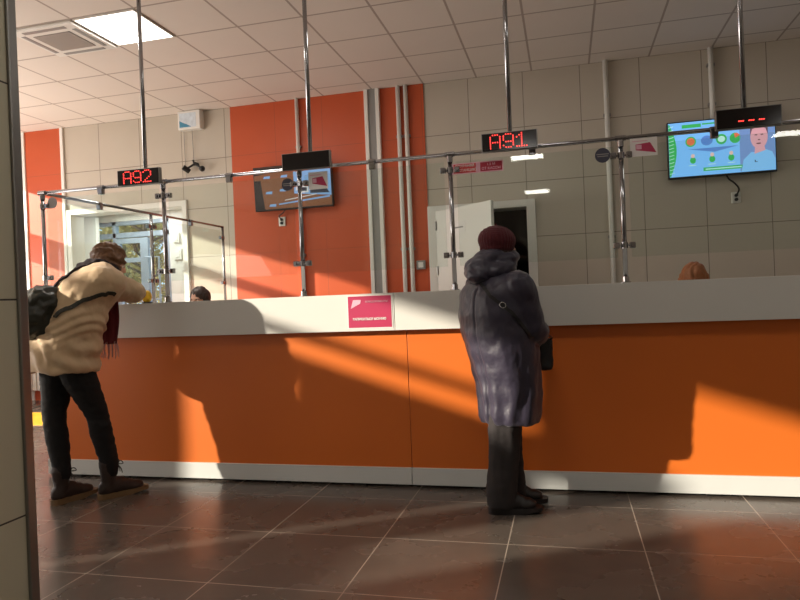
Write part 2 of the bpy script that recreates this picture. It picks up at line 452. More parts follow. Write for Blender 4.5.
tree(-15.6, 20.5, 5.2, 'bare tree standing further left behind the entrance door glazing', 2)
tree(-19.5, 28.0, 6.4, 'tallest bare tree furthest behind the entrance door glazing', 3)

# pillar at the near left
bm = bmesh.new(); vs = box(bm, (-2.08, .93, 0), (-1.48, 1.515, HC), .0)
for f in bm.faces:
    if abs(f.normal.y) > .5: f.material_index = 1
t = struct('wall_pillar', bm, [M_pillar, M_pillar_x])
t['label'] = 'tiled square pillar at the near left edge'
bm = bmesh.new(); box(bm, (-1.50, 1.505, 0), (-1.470, 1.535, HC), .003); struct('trim_5', bm, M_steel)
for k, (x0, x1, y) in enumerate(((-6.3, -3.9, YF), (-.28, XR, YF))):
    bm = bmesh.new(); box(bm, (x0 if k else D2[1]+.06, y-.02, 0), (x1, y, .1), .002); struct('baseboard_back', bm, M_white)

# pipes and ducts on the back wall
def pipe(x, r, label, grp, z0=0):
    t = thing('wall_pipe', (x, YF-.03, 0), label, 'pipe', grp)
    bm = bmesh.new(); tube(bm, [(x, YF-.04, z0), (x, YF-.04, HC-.002)], r, 12); link('pipe', bm, M_white, t, True)
    for z in ((1.72, 3.0) if z0 == 0 else (3.0, 3.4)):
        bm = bmesh.new(); box(bm, (x-r-.012, YF-.045, z-.015), (x+r+.012, YF-.001, z+.015), .003); link('bracket', bm, M_steel, t)
pipe(-3.0, .022, 'white vertical pipe on orange wall above the left television', 'wall pipes')
pipe(-1.765, .025, 'left one of the paired white pipes on the narrow orange wall strip', 'wall pipes')
pipe(-1.675, .025, 'right one of the paired white pipes on the narrow orange wall strip', 'wall pipes')
pipe(.49, .026, 'white vertical pipe on grey tiles between door and right television', 'wall pipes')
pipe(1.51, .026, 'white vertical pipe running down behind the right television', 'wall pipes', 2.62)
t = thing('wall_duct', (-2.08, YF, 0), 'wide white grooved cable duct on the orange wall', 'duct')
bm = bmesh.new(); box(bm, (-2.165, YF-.06, 0), (-2.12, YF-.001, HC-.001), .004); box(bm, (-2.03, YF-.06, 0), (-1.985, YF-.001, HC-.001), .004); link('side_channel', bm, M_white, t)
bm = bmesh.new(); box(bm, (-2.12, YF-.045, 0), (-2.03, YF-.001, HC-.001)); link('cover', bm, M_grey, t)

# ================================================================== COUNTER
CF = 3.85
CX0, CX1 = -3.62, 4.4
t = thing('reception_counter', (0, 4.0, 0), 'long reception counter with orange front and white fascia', 'counter')
def cbox(name, lo, hi, mat, bev=.002, par=t):
    bm = bmesh.new(); box(bm, lo, hi, bev); return link(name, bm, mat, par)
seams = [CX0, -.955, 1.75, CX1]
for a, b in zip(seams[:-1], seams[1:]): cbox('front_panel', (a, 3.91, .118), (b-.003, 3.94, .985), M_orange)
cbox('side_panel', (CX0, 3.94, .02), (CX0+.03, 6.7, .985), M_orange)
fs = [CX0-.24, -1.012, 1.62, CX1]
for a, b in zip(fs[:-1], fs[1:]): cbox('fascia', (a, CF, .968), (b-.003, CF+.03, 1.197), M_fascia)
cbox('fascia_underside', (CX0-.24, CF+.03, .968), (CX1, 4.2, .99), M_fascia)
cbox('ledge', (CX0-.24, CF+.03, 1.165), (CX1, 4.22, 1.196), M_fascia)
cbox('ledge', (CX0-.24, 4.22, 1.165), (CX0+.06, 6.80, 1.196), M_fascia)
cbox('fascia', (CX0-.24, 4.22, .968), (CX0-.21, 6.80, 1.165), M_fascia)
cbox('worktop', (CX0+.06, 4.22, .72), (CX1, 4.85, .75), M_fascia)
cbox('back_panel', (CX0+.03, 4.18, .03), (CX1, 4.22, 1.165), M_fascia)
for a, b in zip(seams[:-1], seams[1:]): cbox('skirting', (a, 3.897, .016), (b-.003, 3.912, .120), M_skirt)
cbox('plinth', (CX0+.02, 3.955, 0), (CX1, 4.0, .12), M_darkmat, 0)  # shade of the gap under the skirting put into its colour
for x in (-3.4, -2.4, -1.3, -.55, .1, .75, 1.5): cbox('foot', (x-.04, 3.915, 0), (x+.04, 3.95, .03), M_dark)

# magenta notice on the fascia
t = thing('counter_notice', (-1.17, CF, 1.08), 'magenta notice with white lettering on counter fascia', 'sign')
x0, x1, z0, z1 = -1.308, -1.032, .990, 1.183
bm = bmesh.new(); box(bm, (x0-.006, CF-.002, z0-.006), (x1+.006, CF+.002, z1+.006)); link('backing', bm, M_paper, t)
bm = bmesh.new(); box(bm, (x0, CF-.003, z0), (x1, CF-.002, z1)); link('panel', bm, M_magenta, t)
y = CF-.0045
bm = bmesh.new(); poly(bm, [(x0+.034, y, z1-.022), (x0+.085, y, z1-.022), (x0+.08, y, z1-.045), (x0+.018, y, z1-.075)]); link('emblem', bm, M_pinkpaper, t)
textmesh('heading', '\u041c\u041e\u0418 \u0414\u041e\u041a\u0423\u041c\u0415\u041d\u0422\u042b', .0155, (x0+.183, y, z1-.035), M_pinkpaper, t)
textmesh('heading', '\u0417\u0410\u041f\u0418\u0421\u0410\u0422\u042c\u0421\u042f \u041c\u041e\u0416\u041d\u041e', .019, (x0+.135, y, z0+.052), M_paper, t, bold=.0008)

# ================================================================== GLASS SCREEN
GY = 4.10
posts_x = [-3.76, -2.735, -1.70, -.678, .347, 1.37, 2.39, 3.41]
RZt = 2.055
bm = bmesh.new()
def clampset(bm, x, z, y=GY, both=True):
    tube(bm, [(x, y, z-.018), (x, y, z+.018)], .020, 12)
    for sx in ((-1, 1) if both else (1,)):
        box(bm, (x+sx*.045-.017, y-.016, z-.018), (x+sx*.045+.017, y+.016, z+.018), .004)
        tube(bm, [(x+sx*.015, y, z), (x+sx*.05, y, z)], .008, 8)
        tube(bm, [(x+sx*.045, y-.026, z), (x+sx*.045, y-.014, z)], .010, 8)
grp = 'chrome posts of the counter screen'
ordw = ['corner chrome post at the far left end of the glass screen', 'chrome screen post beside the display reading A92', 'chrome screen post below the blank display', 'chrome screen post left of the woman in the red hat', 'chrome screen post near the white sticker on grey wall', 'chrome screen post just right of the photo edge', 'chrome screen post farther along the counter', 'chrome screen post at the right end of counter']
for i, x in enumerate(posts_x):
    t = thing('screen_post', (x, GY, 1.196), ordw[i], 'post', grp)
    bm = bmesh.new(); tube(bm, [(x, GY, 1.197), (x, GY, RZt-.01)], .0145, 14); link('pole', bm, M_chrome, t, True)
    bm = bmesh.new(); tube(bm, [(x, GY, 1.197), (x, GY, 1.205)], .028, 16); tube(bm, [(x, GY, 1.205), (x, GY, 1.235)], .019, 14); link('base_flange', bm, M_chrome, t)
    bm = bmesh.new(); tube(bm, [(x, GY, RZt-.05), (x, GY, RZt-.012)], .0185, 14); tube(bm, [(x-.03, GY, RZt), (x+.03, GY, RZt)], .0175, 14); link('tee_fitting', bm, M_chrome, t)
    for z in (1.955, 1.42):
        bm = bmesh.new(); clampset(bm, x, z, both=i > 0); link('clamp', bm, M_chrome, t)
t = thing('top_rail', (0, GY, RZt), 'long chrome rail along the top of the counter glass', 'rail')
bm = bmesh.new(); tube(bm, [(-3.76, GY, RZt), (4.3, GY, RZt)], .0125, 14); link('rail_tube', bm, M_chrome, t, True)
for a, b in zip(posts_x[:-1], posts_x[1:]):
    m = (a+b)/2
    bm = bmesh.new(); box(bm, (m-.02, GY-.018, RZt-.05), (m+.02, GY+.018, RZt-.008), .004); tube(bm, [(m-.022, GY, RZt), (m+.022, GY, RZt)], .018, 12); link('rail_clamp', bm, M_chrome, t)
names = ['glass pane in front of the leaning woman in beige', 'glass pane before the dark-haired clerk', 'glass pane between blank display and red-hatted woman', 'glass pane carrying the red distance signs', 'glass pane in front of the right television', 'glass pane right of the photo edge', 'glass pane at the right end of counter']
for i, (a, b) in enumerate(zip(posts_x[:-1], posts_x[1:])):
    bm = bmesh.new(); box(bm, (a+.04, GY-.004, 1.35), (b-.04, GY+.004, 2.008)); o = link('glass_pane', bm, M_glass)
    tag(o, names[i], 'glass pane', 'glass panes above the counter')
# side return of the screen
SX = -3.76
t = thing('side_rail', (SX, 5.4, RZt), 'chrome rail of the short side screen running to the back', 'rail')
bm = bmesh.new(); tube(bm, [(SX, GY, RZt), (SX, 6.76, RZt)], .0125, 12); link('rail_tube', bm, M_chrome, t, True)
for y in (4.72, 6.1):
    bm = bmesh.new(); box(bm, (SX-.018, y-.02, RZt-.05), (SX+.018, y+.02, RZt-.008), .004); tube(bm, [(SX, y-.022, RZt), (SX, y+.022, RZt)], .018, 12); link('rail_clamp', bm, M_chrome, t)
for y, lab in ((5.42, 'middle chrome post of the side glass screen'), (6.75, 'far end chrome post of the side glass screen')):
    t = thing('screen_post', (SX, y, 1.196), lab, 'post', 'chrome posts of the side screen')
    bm = bmesh.new(); tube(bm, [(SX, y, 1.197), (SX, y, RZt)], .0145, 14); link('pole', bm, M_chrome, t, True)
    for z in (1.93, 1.42):
        bm = bmesh.new(); tube(bm, [(SX, y, z-.018), (SX, y, z+.018)], .02, 12)
        for sy in ((-1, 1) if y < 6 else (-1,)): box(bm, (SX-.018, y+sy*.045-.018, z-.018), (SX+.018, y+sy*.045+.018, z+.018), .004)
        link('clamp', bm, M_chrome, t)
for (a, b, lab) in ((GY+.05, 5.37, 'near glass pane of the side screen'), (5.47, 6.70, 'far glass pane of the side screen')):
    bm = bmesh.new(); box(bm, (SX-.004, a, 1.30), (SX+.004, b, 2.008)); tag(link('glass_pane', bm, M_glass), lab, 'glass pane', 'glass panes of the side screen')

# stickers on the glass
SY = GY-.0055
def disc(x, z, r, mat, lab, txt=True):
    t = thing('round_sticker', (x, SY, z), lab, 'sticker', 'round stickers on the glass')
    bm = bmesh.new(); tube(bm, [(x, SY+.002, z), (x, SY-.0005, z)], r, 28); link('disc', bm, mat, t)
    if txt:
        bm = bmesh.new(); box(bm, (x-.035, SY-.0015, z+.004), (x+.035, SY-.0008, z+.009)); box(bm, (x-.03, SY-.0015, z-.008), (x+.03, SY-.0008, z-.003)); link('lettering', bm, M_grey, t)
disc(-1.785, 1.955, .042, M_disc, 'dark round sticker on glass before the left television')
disc(.243, 1.963, .044, M_disc, 'dark round sticker on glass near the pipe on grey wall')
disc(-3.67, 1.975, .042, M_grey, 'grey round sticker beside the corner post at far left')
def polysticker(x, z, w, h, lab):
    t = thing('square_sticker', (x, SY, z), lab, 'sticker', 'white stickers with magenta shape')
    bm = bmesh.new(); box(bm, (x-w/2, SY-.0003, z-h/2), (x+w/2, SY+.002, z+h/2)); link('paper', bm, M_paper, t)
    bm = bmesh.new(); y = SY-.0015; poly(bm, [(x-w*.3, y, z+h*.15), (x+w*.24, y, z+h*.22), (x+w*.46, y, z-h*.36), (x-w*.3, y, z-h*.16)]); link('shape', bm, M_magenta, t)
    bm = bmesh.new(); box(bm, (x-w*.28, y-.001, z-h*.12), (x-w*.08, y-.0003, z+h*.12)); box(bm, (x-w*.42, y-.001, z+h*.30), (x+w*.15, y-.0003, z+h*.34)); link('print', bm, M_pinkpaper, t)
polysticker(.475, 1.992, .150, .108, 'white sticker with magenta shape on glass near the right television')
polysticker(-1.565, 1.965, .135, .115, 'white sticker with magenta shape on glass over the left television')
t = thing('distance_sign', (-.52, SY, 1.96), 'pair of red strips with white lettering on the glass', 'sign')
bm = bmesh.new(); box(bm, (-.665, SY-.0003, 1.925), (-.345, SY+.002, 1.992)); link('paper', bm, M_pinkpaper, t)
bm = bmesh.new(); box(bm, (-.655, SY-.0015, 1.931), (-.515, SY-.0005, 1.986)); link('red_strip', bm, M_sticker_red, t)
bm = bmesh.new(); box(bm, (-.487, SY-.0015, 1.931), (-.352, SY-.0005, 1.986)); link('crimson_strip', bm, M_sticker_crimson, t)
for s_, x, z, mt in (('\u0421\u041e\u0425\u0420\u0410\u041d\u042f\u0419', -.585, 1.972, M_paper), ('\u0414\u0418\u0421\u0422\u0410\u041d\u0426\u0418\u042e', -.585, 1.946, M_paper), ('1,5 \u041c', -.42, 1.972, M_pinkpaper), ('\u041e\u0422 \u041a\u0410\u0421\u0421\u042b', -.42, 1.946, M_pinkpaper)):
    textmesh('lettering', s_, .022, (x, SY-.002, z), mt, t, bold=.0004)

# ================================================================== QUEUE DISPLAYS ON CEILING POLES
FONT = {'A': ['.###.', '#...#', '#...#', '#...#', '#####', '#...#', '#...#', '#...#'],
        '9': ['.###.', '#...#', '#...#', '#...#', '.####', '....#', '#...#', '.###.'],
        '2': ['.###.', '#...#', '....#', '....#', '...#.', '..#..', '.#...', '#####'],
        '1': ['..#..', '.##..', '#.#..', '..#..', '..#..', '..#..', '..#..', '#####']}
DY = 4.035
def display(cx, txt, lab, first):
    t = thing('queue_display', (cx, DY, 2.084), lab, 'display', 'ticket number displays hanging over the counter')
    bm = bmesh.new(); box(bm, (cx-.168, DY-.03, 2.027), (cx+.168, DY+.005, 2.141), .003); link('housing', bm, M_steel, t)
    bm = bmesh.new(); box(bm, (cx-.162, DY-.033, 2.032), (cx+.162, DY-.029, 2.136)); link('face', bm, M_black, t)
    bm = bmesh.new(); tube(bm, [(cx, GY-.005, 2.10), (cx, GY-.005, HC-.02)], .0145, 14); tube(bm, [(cx, GY-.005, HC-.03), (cx, GY-.005, HC-.001)], .035, 16); link('ceiling_pole', bm, M_chrome, t, True)
    bm = bmesh.new(); box(bm, (cx-.025, DY+.005, 2.072), (cx+.025, GY+.012, 2.12), .004); link('bracket', bm, M_steel, t)
    bm = bmesh.new(); any_ = False
    def dot(x, z, r=.0042):
        tube(bm, [(x, DY-.033, z), (x, DY-.036, z)], r, 8)
    if txt == '---':
        for k in range(3):
            bd = bmesh.new()
            for j in range(3): tube(bd, [(cx-.05+k*.052+j*.0105, DY-.033, 2.066), (cx-.05+k*.052+j*.0105, DY-.036, 2.066)], .0036, 8)
            link('led_dash', bd, M_led, t)
    elif txt:
        pw, ph = .0145, .0112
        for k, ch in enumerate(txt):
            ox = cx-.112+k*.079
            for r_, row in enumerate(FONT[ch]):
                for c_, q in enumerate(row):
                    if q == '#': dot(ox+c_*pw, 2.124-r_*ph, .0036); any_ = True
    if any_: link('led_digits', bm, M_led, t)
    else: bm.free()
display(-2.868, 'A92', 'red display reading A92 on leftmost ceiling pole', 1)
display(-1.612, '', 'blank dark display hanging before the left television', 0)
display(-.297, 'A91', 'red display reading A91 above the red-hatted woman', 0)
display(1.017, '---', 'display with three red dashes before the right television', 0)

# ================================================================== WALL THINGS
def tvbase(name, c, w, h, tilt, lab, turn=0):
    t = thing(name, c, lab, 'television')
    R3 = Matrix.Rotation(turn, 3, 'Z') @ Matrix.Rotation(tilt, 3, 'X')
    def X(p): return R3 @ V(p) + V(c)
    def B(n, lo, hi, mat, par=None, bev=0):
        bm = bmesh.new(); vs = box(bm, lo, hi, bev)
        for v in bm.verts: v.co = X(v.co)
        return link(n, bm, mat, par or t)
    B('casing', (-w/2, -.02, -h/2), (w/2, .035, h/2), M_dark, bev=.005)
    return t, X, B
def tpoly(bm, X, pts, y, mi=0): poly(bm, [X((p[0], y, p[1])) for p in pts], mi)
def ell(cx, cz, rx, rz, n=20): return [(cx+rx*math.cos(2*PI*k/n), cz+rz*math.sin(2*PI*k/n)) for k in range(n)]
E_ = lambda n, c, s=.9: emat(n, rgb(*c), s)
# right television
w, h = 1.0, .575
t, X, B = tvbase('television', (1.560, YF-.09, 2.548), w, h, .02, 'bright blue lit television showing a man and green diagrams')
bm = bmesh.new(); box(bm, (1.4, YF-.07, 2.45), (1.7, YF-.001, 2.7)); link('wall_mount', bm, M_dark, t)
B('screen', (-w/2+.012, -.0225, -h/2+.018), (w/2-.012, -.020, h/2-.012), E_('tv_blue', (120, 185, 245), .95), t)
y = -.0235
bg = bmesh.new(); tpoly(bg, X, [(.17, -.265), (.485, -.265), (.485, .27), (.17, .27)], y); link('video_background', bg, E_('tv_video', (118, 150, 205), .85), t)
y2 = -.0245
g = bmesh.new()
arc = [(-.485+.075*math.cos(a), .53*a/2.2*1.0) for a in [k/10*1.1 for k in range(-10, 11)]]
tpoly(g, X, [(-.487, -.265)]+[(-.49+.075*math.cos(a*1.4), .265*a) for a in [k/10 for k in range(-10, 11)]]+[(-.487, .265)], y)
tpoly(g, X, [(-.36, .215), (-.18, .215), (-.18, .25), (-.36, .25)], y); tpoly(g, X, [(-.17, .235), (.10, .235), (.10, .25), (-.17, .25)], y)
tpoly(g, X, [(-.17, -.23), (.20, -.23), (.20, -.195), (-.17, -.195)], y)
for cx_ in (-.28, .005, .13): tpoly(g, X, ell(cx_, .075, .050, .052), y)
for cx_ in (-.265, -.085, .09): tpoly(g, X, ell(cx_, -.115, .028, .032), y)
link('green_graphics', g, E_('tv_green', (60, 185, 95), .8), t)
g = bmesh.new()
for k in range(14):
    z = -.24+k*.036; tpoly(g, X, [(-.487, z), (-.44, z+.012), (-.44, z+.018), (-.487, z+.006)], y2)
for cx_ in (.005,): tpoly(g, X, ell(cx_, .075, .034, .030), y2)
tpoly(g, X, [(-.15, -.218), (.18, -.218), (.18, -.208), (-.15, -.208)], y2)
for cx_ in (-.27, -.09, .09):
    tpoly(g, X, [(cx_-.035, -.168), (cx_+.035, -.168), (cx_+.035, -.162), (cx_-.035, -.162)], y2)
link('pale_graphics', g, E_('tv_pale', (190, 235, 225), .9), t)
g = bmesh.new(); tpoly(g, X, [(-.31, .0), (.16, .0), (-.06, -.045)], y); tpoly(g, X, ell(-.13, .075, .055, .05), y); link('blue_graphics', g, E_('tv_midblue', (92, 140, 215), .8), t)
g = bmesh.new(); tpoly(g, X, ell(-.28, .075, .038, .038), y2); tpoly(g, X, [(.13, .075), (.175, .10), (.15, .125), (.12, .12)], y2); link('orange_graphics', g, E_('tv_orange', (235, 120, 80), .8), t)
g = bmesh.new()
for cx_ in (-.265, -.085, .09): tpoly(g, X, ell(cx_, -.07, .018, .02), y2)
link('figure_heads', g, E_('tv_fig', (240, 200, 190), .8), t)
g = bmesh.new(); tpoly(g, X, [(.18, -.265), (.485, -.265), (.485, -.16), (.46, -.09), (.40, -.06), (.33, -.085), (.27, -.08), (.20, -.15)], y2); link('shirt', g, E_('tv_shirt', (130, 190, 240), .9), t)
g = bmesh.new(); tpoly(g, X, [(.30, -.10), (.40, -.07), (.385, .0), (.31, .0)], -.0250); tpoly(g, X, ell(.345, .065, .078, .118, 24), -.0255); link('presenter_face', g, E_('tv_face', (225, 165, 175), .85), t)
g = bmesh.new(); tpoly(g, X, [(.266, .08), (.268, .15), (.30, .195), (.39, .195), (.424, .15), (.424, .08), (.405, .145), (.345, .165), (.285, .145)], -.0262)
tpoly(g, X, ell(.318, .085, .014, .006, 10), -.0262); tpoly(g, X, ell(.372, .085, .014, .006, 10), -.0262); tpoly(g, X, ell(.34, .0, .022, .007, 10), -.0262)
tpoly(g, X, ell(.344, .036, .012, .006, 10), -.0260)
link('presenter_hair', g, E_('tv_hair', (120, 80, 80), .6), t)
g = bmesh.new(); tpoly(g, X, [(.30, -.18), (.308, -.18), (.308, -.16), (.30, -.16)], -.0262); tpoly(g, X, [(.30, -.18), (.325, -.18), (.325, -.174), (.30, -.174)], -.0264); link('microphone', g, E_('tv_mic', (30, 40, 70), .5), t)
# left television
w, h = .985, .52
t, X, B = tvbase('television', (-3.06, YF-.10, 2.522), w, h, .05, 'dark television with a street scene picture on orange wall', turn=.0)
bm = bmesh.new(); box(bm, (-3.2, YF-.08, 2.42), (-2.95, YF-.012, 2.62)); link('wall_mount', bm, M_dark, t)
B('screen', (-w/2+.012, -.0225, -h/2+.018), (w/2-.012, -.020, h/2-.012), E_('tv_brown', (140, 88, 56), .5), t)
g = bmesh.new(); tpoly(g, X, [(-.48, .16), (-.48, .245), (-.05, .245), (-.05, .2)], y); tpoly(g, X, [(-.48, -.245), (-.48, .1), (-.40, .1), (-.36, -.245)], y); link('dark_wall_picture', g, E_('tv_dark', (30, 16, 16), .5), t)
g = bmesh.new(); tpoly(g, X, [(.02, .24), (.48, .24), (.48, -.13), (.02, -.08)], y); tpoly(g, X, [(-.18, -.20), (.46, -.15), (.46, -.13), (-.18, -.185)], y2)
for a, b in ((-.32, .13), (-.10, .13), (-.30, -.05), (-.12, -.03), (-.26, -.20)): tpoly(g, X, [(a-.045, b-.012), (a-.03, b+.014), (a+.045, b+.016), (a+.04, b-.016)], y2)
link('sky_picture', g, E_('tv_sky', (120, 160, 205), .75), t)
g = bmesh.new(); tpoly(g, X, [(.10, .02), (.20, .0), (.20, -.08), (.10, -.08)], y2); tpoly(g, X, [(.04, -.05), (.14, -.04), (.13, .06), (.05, .06)], y2); tpoly(g, X, [(-.1, -.155), (.3, -.11), (.3, -.10), (-.1, -.145)], -.0255); link('pale_picture', g, E_('tv_lightgrey', (205, 205, 205), .7), t)
g = bmesh.new(); tpoly(g, X, [(.22, .0), (.40, -.02), (.46, -.10), (.22, -.09)], y2); tpoly(g, X, [(.12, -.015), (.18, -.02), (.18, -.06), (.12, -.06)], -.0258); link('dark_street_picture', g, E_('tv_street', (46, 50, 64), .5), t)

# sockets, plug leads, wall switch
def socket(x, z, lab):
    tt = wallbox('wall_socket', x, z, .085, .11, YF-.012 if x < -1.48 else YF, M_white, lab, 'socket', 'sockets under the televisions', d=.02)
    bm = bmesh.new(); yy = YF-.034 if x < -1.48 else YF-.022
    for dz in (-.02, .022): tube(bm, [(x, yy, z+dz), (x, yy-.016, z+dz)], .017, 12)
    link('plug', bm, M_dark, tt)
socket(-3.25, 2.135, 'white double socket under the left television')
socket(1.70, 2.04, 'white double socket with black plug under the right television')
bm = bmesh.new(); stube(bm, [(-3.25, YF-.05, 2.16, .006), (-3.27, YF-.06, 2.2, .006), (-3.2, YF-.08, 2.24, .006), (-3.12, YF-.11, 2.33, .006)], 8); tag(link('power_cord', bm, M_dark, None, True), 'thin black cord hanging from the left television to its socket', 'cord', 'television cords')
bm = bmesh.new(); stube(bm, [(1.70, YF-.04, 2.06, .009), (1.72, YF-.06, 2.12, .009), (1.68, YF-.07, 2.18, .009), (1.62, YF-.07, 2.24, .009), (1.58, YF-.09, 2.36, .009)], 8); tag(link('power_cord', bm, M_dark, None, True), 'thick black cord curling from the right television to its socket', 'cord', 'television cords')
wallbox('wall_switch', -1.575, 1.53, .10, .10, YF-.012, M_grey, 'grey switch on the narrow orange wall strip beside the door', 'switch', slots=1)

t = thing('wall_unit', (-4.42, YF, 3.46), 'white box with a blue picture mounted high under the ceiling', 'device')
bm = bmesh.new(); box(bm, (-4.55, YF-.10, 3.34), (-4.245, YF-.001, 3.568), .008); link('casing', bm, M_white, t)
bm = bmesh.new(); box(bm, (-4.525, YF-.102, 3.365), (-4.30, YF-.0995, 3.54)); link('picture', bm, pbr('unit_picture', rgb(206, 216, 224), rough=.4, var=.25, vscale=25), t)
bm = bmesh.new(); poly(bm, [(-4.525, YF-.104, 3.367), (-4.36, YF-.104, 3.367), (-4.42, YF-.104, 3.40), (-4.47, YF-.104, 3.42), (-4.525, YF-.104, 3.45)]); link('blue_wave', bm, pbr('unit_blue', rgb(70, 140, 170), rough=.4), t)
bm = bmesh.new(); stube(bm, [(-4.40, YF-.03, 3.35, .004), (-4.40, YF-.02, 3.1, .004), (-4.39, YF-.03, 2.95, .004)], 6); tag(link('hanging_cord', bm, M_grey, None), 'thin cord hanging from the white box to black bracket', 'cord', 'cords below the white box')
bm = bmesh.new(); stube(bm, [(-4.52, YF-.02, 3.35, .003), (-4.52, YF-.015, 3.0, .003), (-4.51, YF-.015, 2.75, .003)], 6); tag(link('hanging_cord', bm, M_grey, None), 'thin cord running down wall left of the black bracket', 'cord', 'cords below the white box')
t = thing('camera_bracket', (-4.37, YF, 2.9), 'small black two-armed camera bracket on the beige wall', 'camera')
bm = bmesh.new(); tube(bm, [(-4.36, YF-.001, 2.92), (-4.36, YF-.06, 2.92)], .022, 12); tube(bm, [(-4.36, YF-.06, 2.92), (-4.46, YF-.09, 2.86)], .013, 10); tube(bm, [(-4.36, YF-.06, 2.92), (-4.27, YF-.08, 2.86)], .013, 10); tube(bm, [(-4.37, YF-.05, 2.9), (-4.39, YF-.05, 2.97)], .012, 8); link('arms', bm, M_dark, t)
bm = bmesh.new(); tube(bm, [(-4.49, YF-.12, 2.88), (-4.44, YF-.06, 2.83)], .032, 14); link('camera_head', bm, M_dark, t)
bm = bmesh.new(); ball(bm, (-4.25, YF-.085, 2.845), .036); link('camera_head', bm, M_dark, t, True)
t = thing('alarm_box', (-6.60, YF, 1.34), 'small red box with pale lid on the far left orange wall', 'box')
bm = bmesh.new(); box(bm, (-6.78, YF-.12, 1.27), (-6.44, YF-.011, 1.37), .004); link('casing', bm, M_red, t)
bm = bmesh.new(); box(bm, (-6.76, YF-.13, 1.37), (-6.46, YF-.012, 1.40), .006); link('lid', bm, M_pinkpaper, t)

# low things in the far left passage
t = thing('radiator', (-6.7, YF, 0), 'white ribbed radiator low on far left wall', 'radiator')
bm = bmesh.new()
for k in range(12): box(bm, (-7.2+k*.07, YF-.11, .14), (-7.15+k*.07, YF-.03, .62), .008)
box(bm, (-7.22, YF-.09, .16), (-6.36, YF-.05, .20), .004); box(bm, (-7.22, YF-.09, .55), (-6.36, YF-.05, .59), .004)
for x in (-7.1, -6.5): box(bm, (x-.02, YF-.08, 0), (x+.02, YF-.05, .15))
link('panels', bm, M_white, t)
bm = bmesh.new(); box(bm, (-7.6, 5.65, .0), (-5.0, 6.35, .006)); tag(link('floor_strip', bm, M_yellow), 'yellow strip marked on floor of the far left passage', 'floor marking')

# small yellow thing on the ledge
t = thing('call_bell', (-2.76, 4.04, 1.196), 'small yellow round call bell on counter beside the elbow', 'bell')
bm = bmesh.new(); tube(bm, [(-2.855, 4.03, 1.197), (-2.855, 4.03, 1.207)], .036, 20); link('base', bm, M_dark, t)
bm = bmesh.new(); ball(bm, (-2.855, 4.03, 1.245), (.034, .034, .046)); link('dome', bm, M_yellow, t, True)

# ================================================================== CEILING THINGS
M_lamp = emat('lamp_diffuser', (1.0, .97, .90), 4.5)
def lamp_panel(x, y, lab, watts=22):
    t = thing('ceiling_light', (x+.3, y+.3, HC), lab, 'light', 'square ceiling lights')
    bm = bmesh.new()
    for lo, hi in (((x+.008, y+.008), (x+.592, y+.022)), ((x+.008, y+.578), (x+.592, y+.592)), ((x+.008, y+.022), (x+.022, y+.578)), ((x+.578, y+.022), (x+.592, y+.578))):
        box(bm, (lo[0], lo[1], HC-.012), (hi[0], hi[1], HC-.0005))
    link('frame', bm, M_white, t)
    bm = bmesh.new(); box(bm, (x+.022, y+.022, HC-.009), (x+.578, y+.578, HC-.002)); link('diffuser', bm, M_lamp, t)
    return t
gx, gy = -2.671, 5.199
lamp_panel(gx-1.2, gy-.6, 'bright square ceiling light beside the air conditioner')
k = 0
spots = [(gx+1.8, gy-.6, 'square ceiling light over the clerks just above the photo top', 7), (gx+4.8, gy-.6, 'square ceiling light over the clerks at the far right', 4),
         (gx+1.8, gy-3.6, 'added ceiling fill light over the hall in front of counter', 9), (gx+4.8, gy-3.6, 'added ceiling fill light over the hall on the right', 7),  # unseen panels added for more ambient light
         (gx+1.8, gy-9.0, 'square ceiling light behind the viewer near the middle', 18), (gx+6.0, gy-9.0, 'square ceiling light behind the viewer on the right', 14),
         (gx+1.8, gy-13.2, 'rear square ceiling light near the middle', 18)]
for x, y, l, e in spots: lamp_panel(x, y, l)
# cassette air conditioner
ax, ay = gx-1.8-.6*.0, gy-.6
t = thing('air_conditioner', (ax+.3-.0, ay+.3, HC), 'white ceiling cassette air conditioner with grey grille', 'air conditioner')
ax -= .0
x0, x1, y0, y1 = ax-.03, ax+.595, ay+.01, ay+.60
bm = bmesh.new(); box(bm, (x0, y0, HC-.03), (x1, y1, HC-.001), .010); link('housing', bm, M_white, t)
bm = bmesh.new(); box(bm, (x0+.13, y0+.13, HC-.034), (x1-.13, y1-.13, HC-.028)); link('grille', bm, gridmat('ac_grille', rgb(190, 180, 170), rgb(130, 122, 116), 'xy', (0, 0), (.012, .012), .005, rough=.6), t)
for (a, b, c, d) in ((x0+.1, y0+.035, x1-.1, y0+.075), (x0+.1, y1-.075, x1-.1, y1-.035), (x0+.035, y0+.1, x0+.075, y1-.1), (x1-.075, y0+.1, x1-.035, y1-.1)):
    bm = bmesh.new(); box(bm, (a, b, HC-.033), (c, d, HC-.028), .001); link('air_slot', bm, M_grey, t)

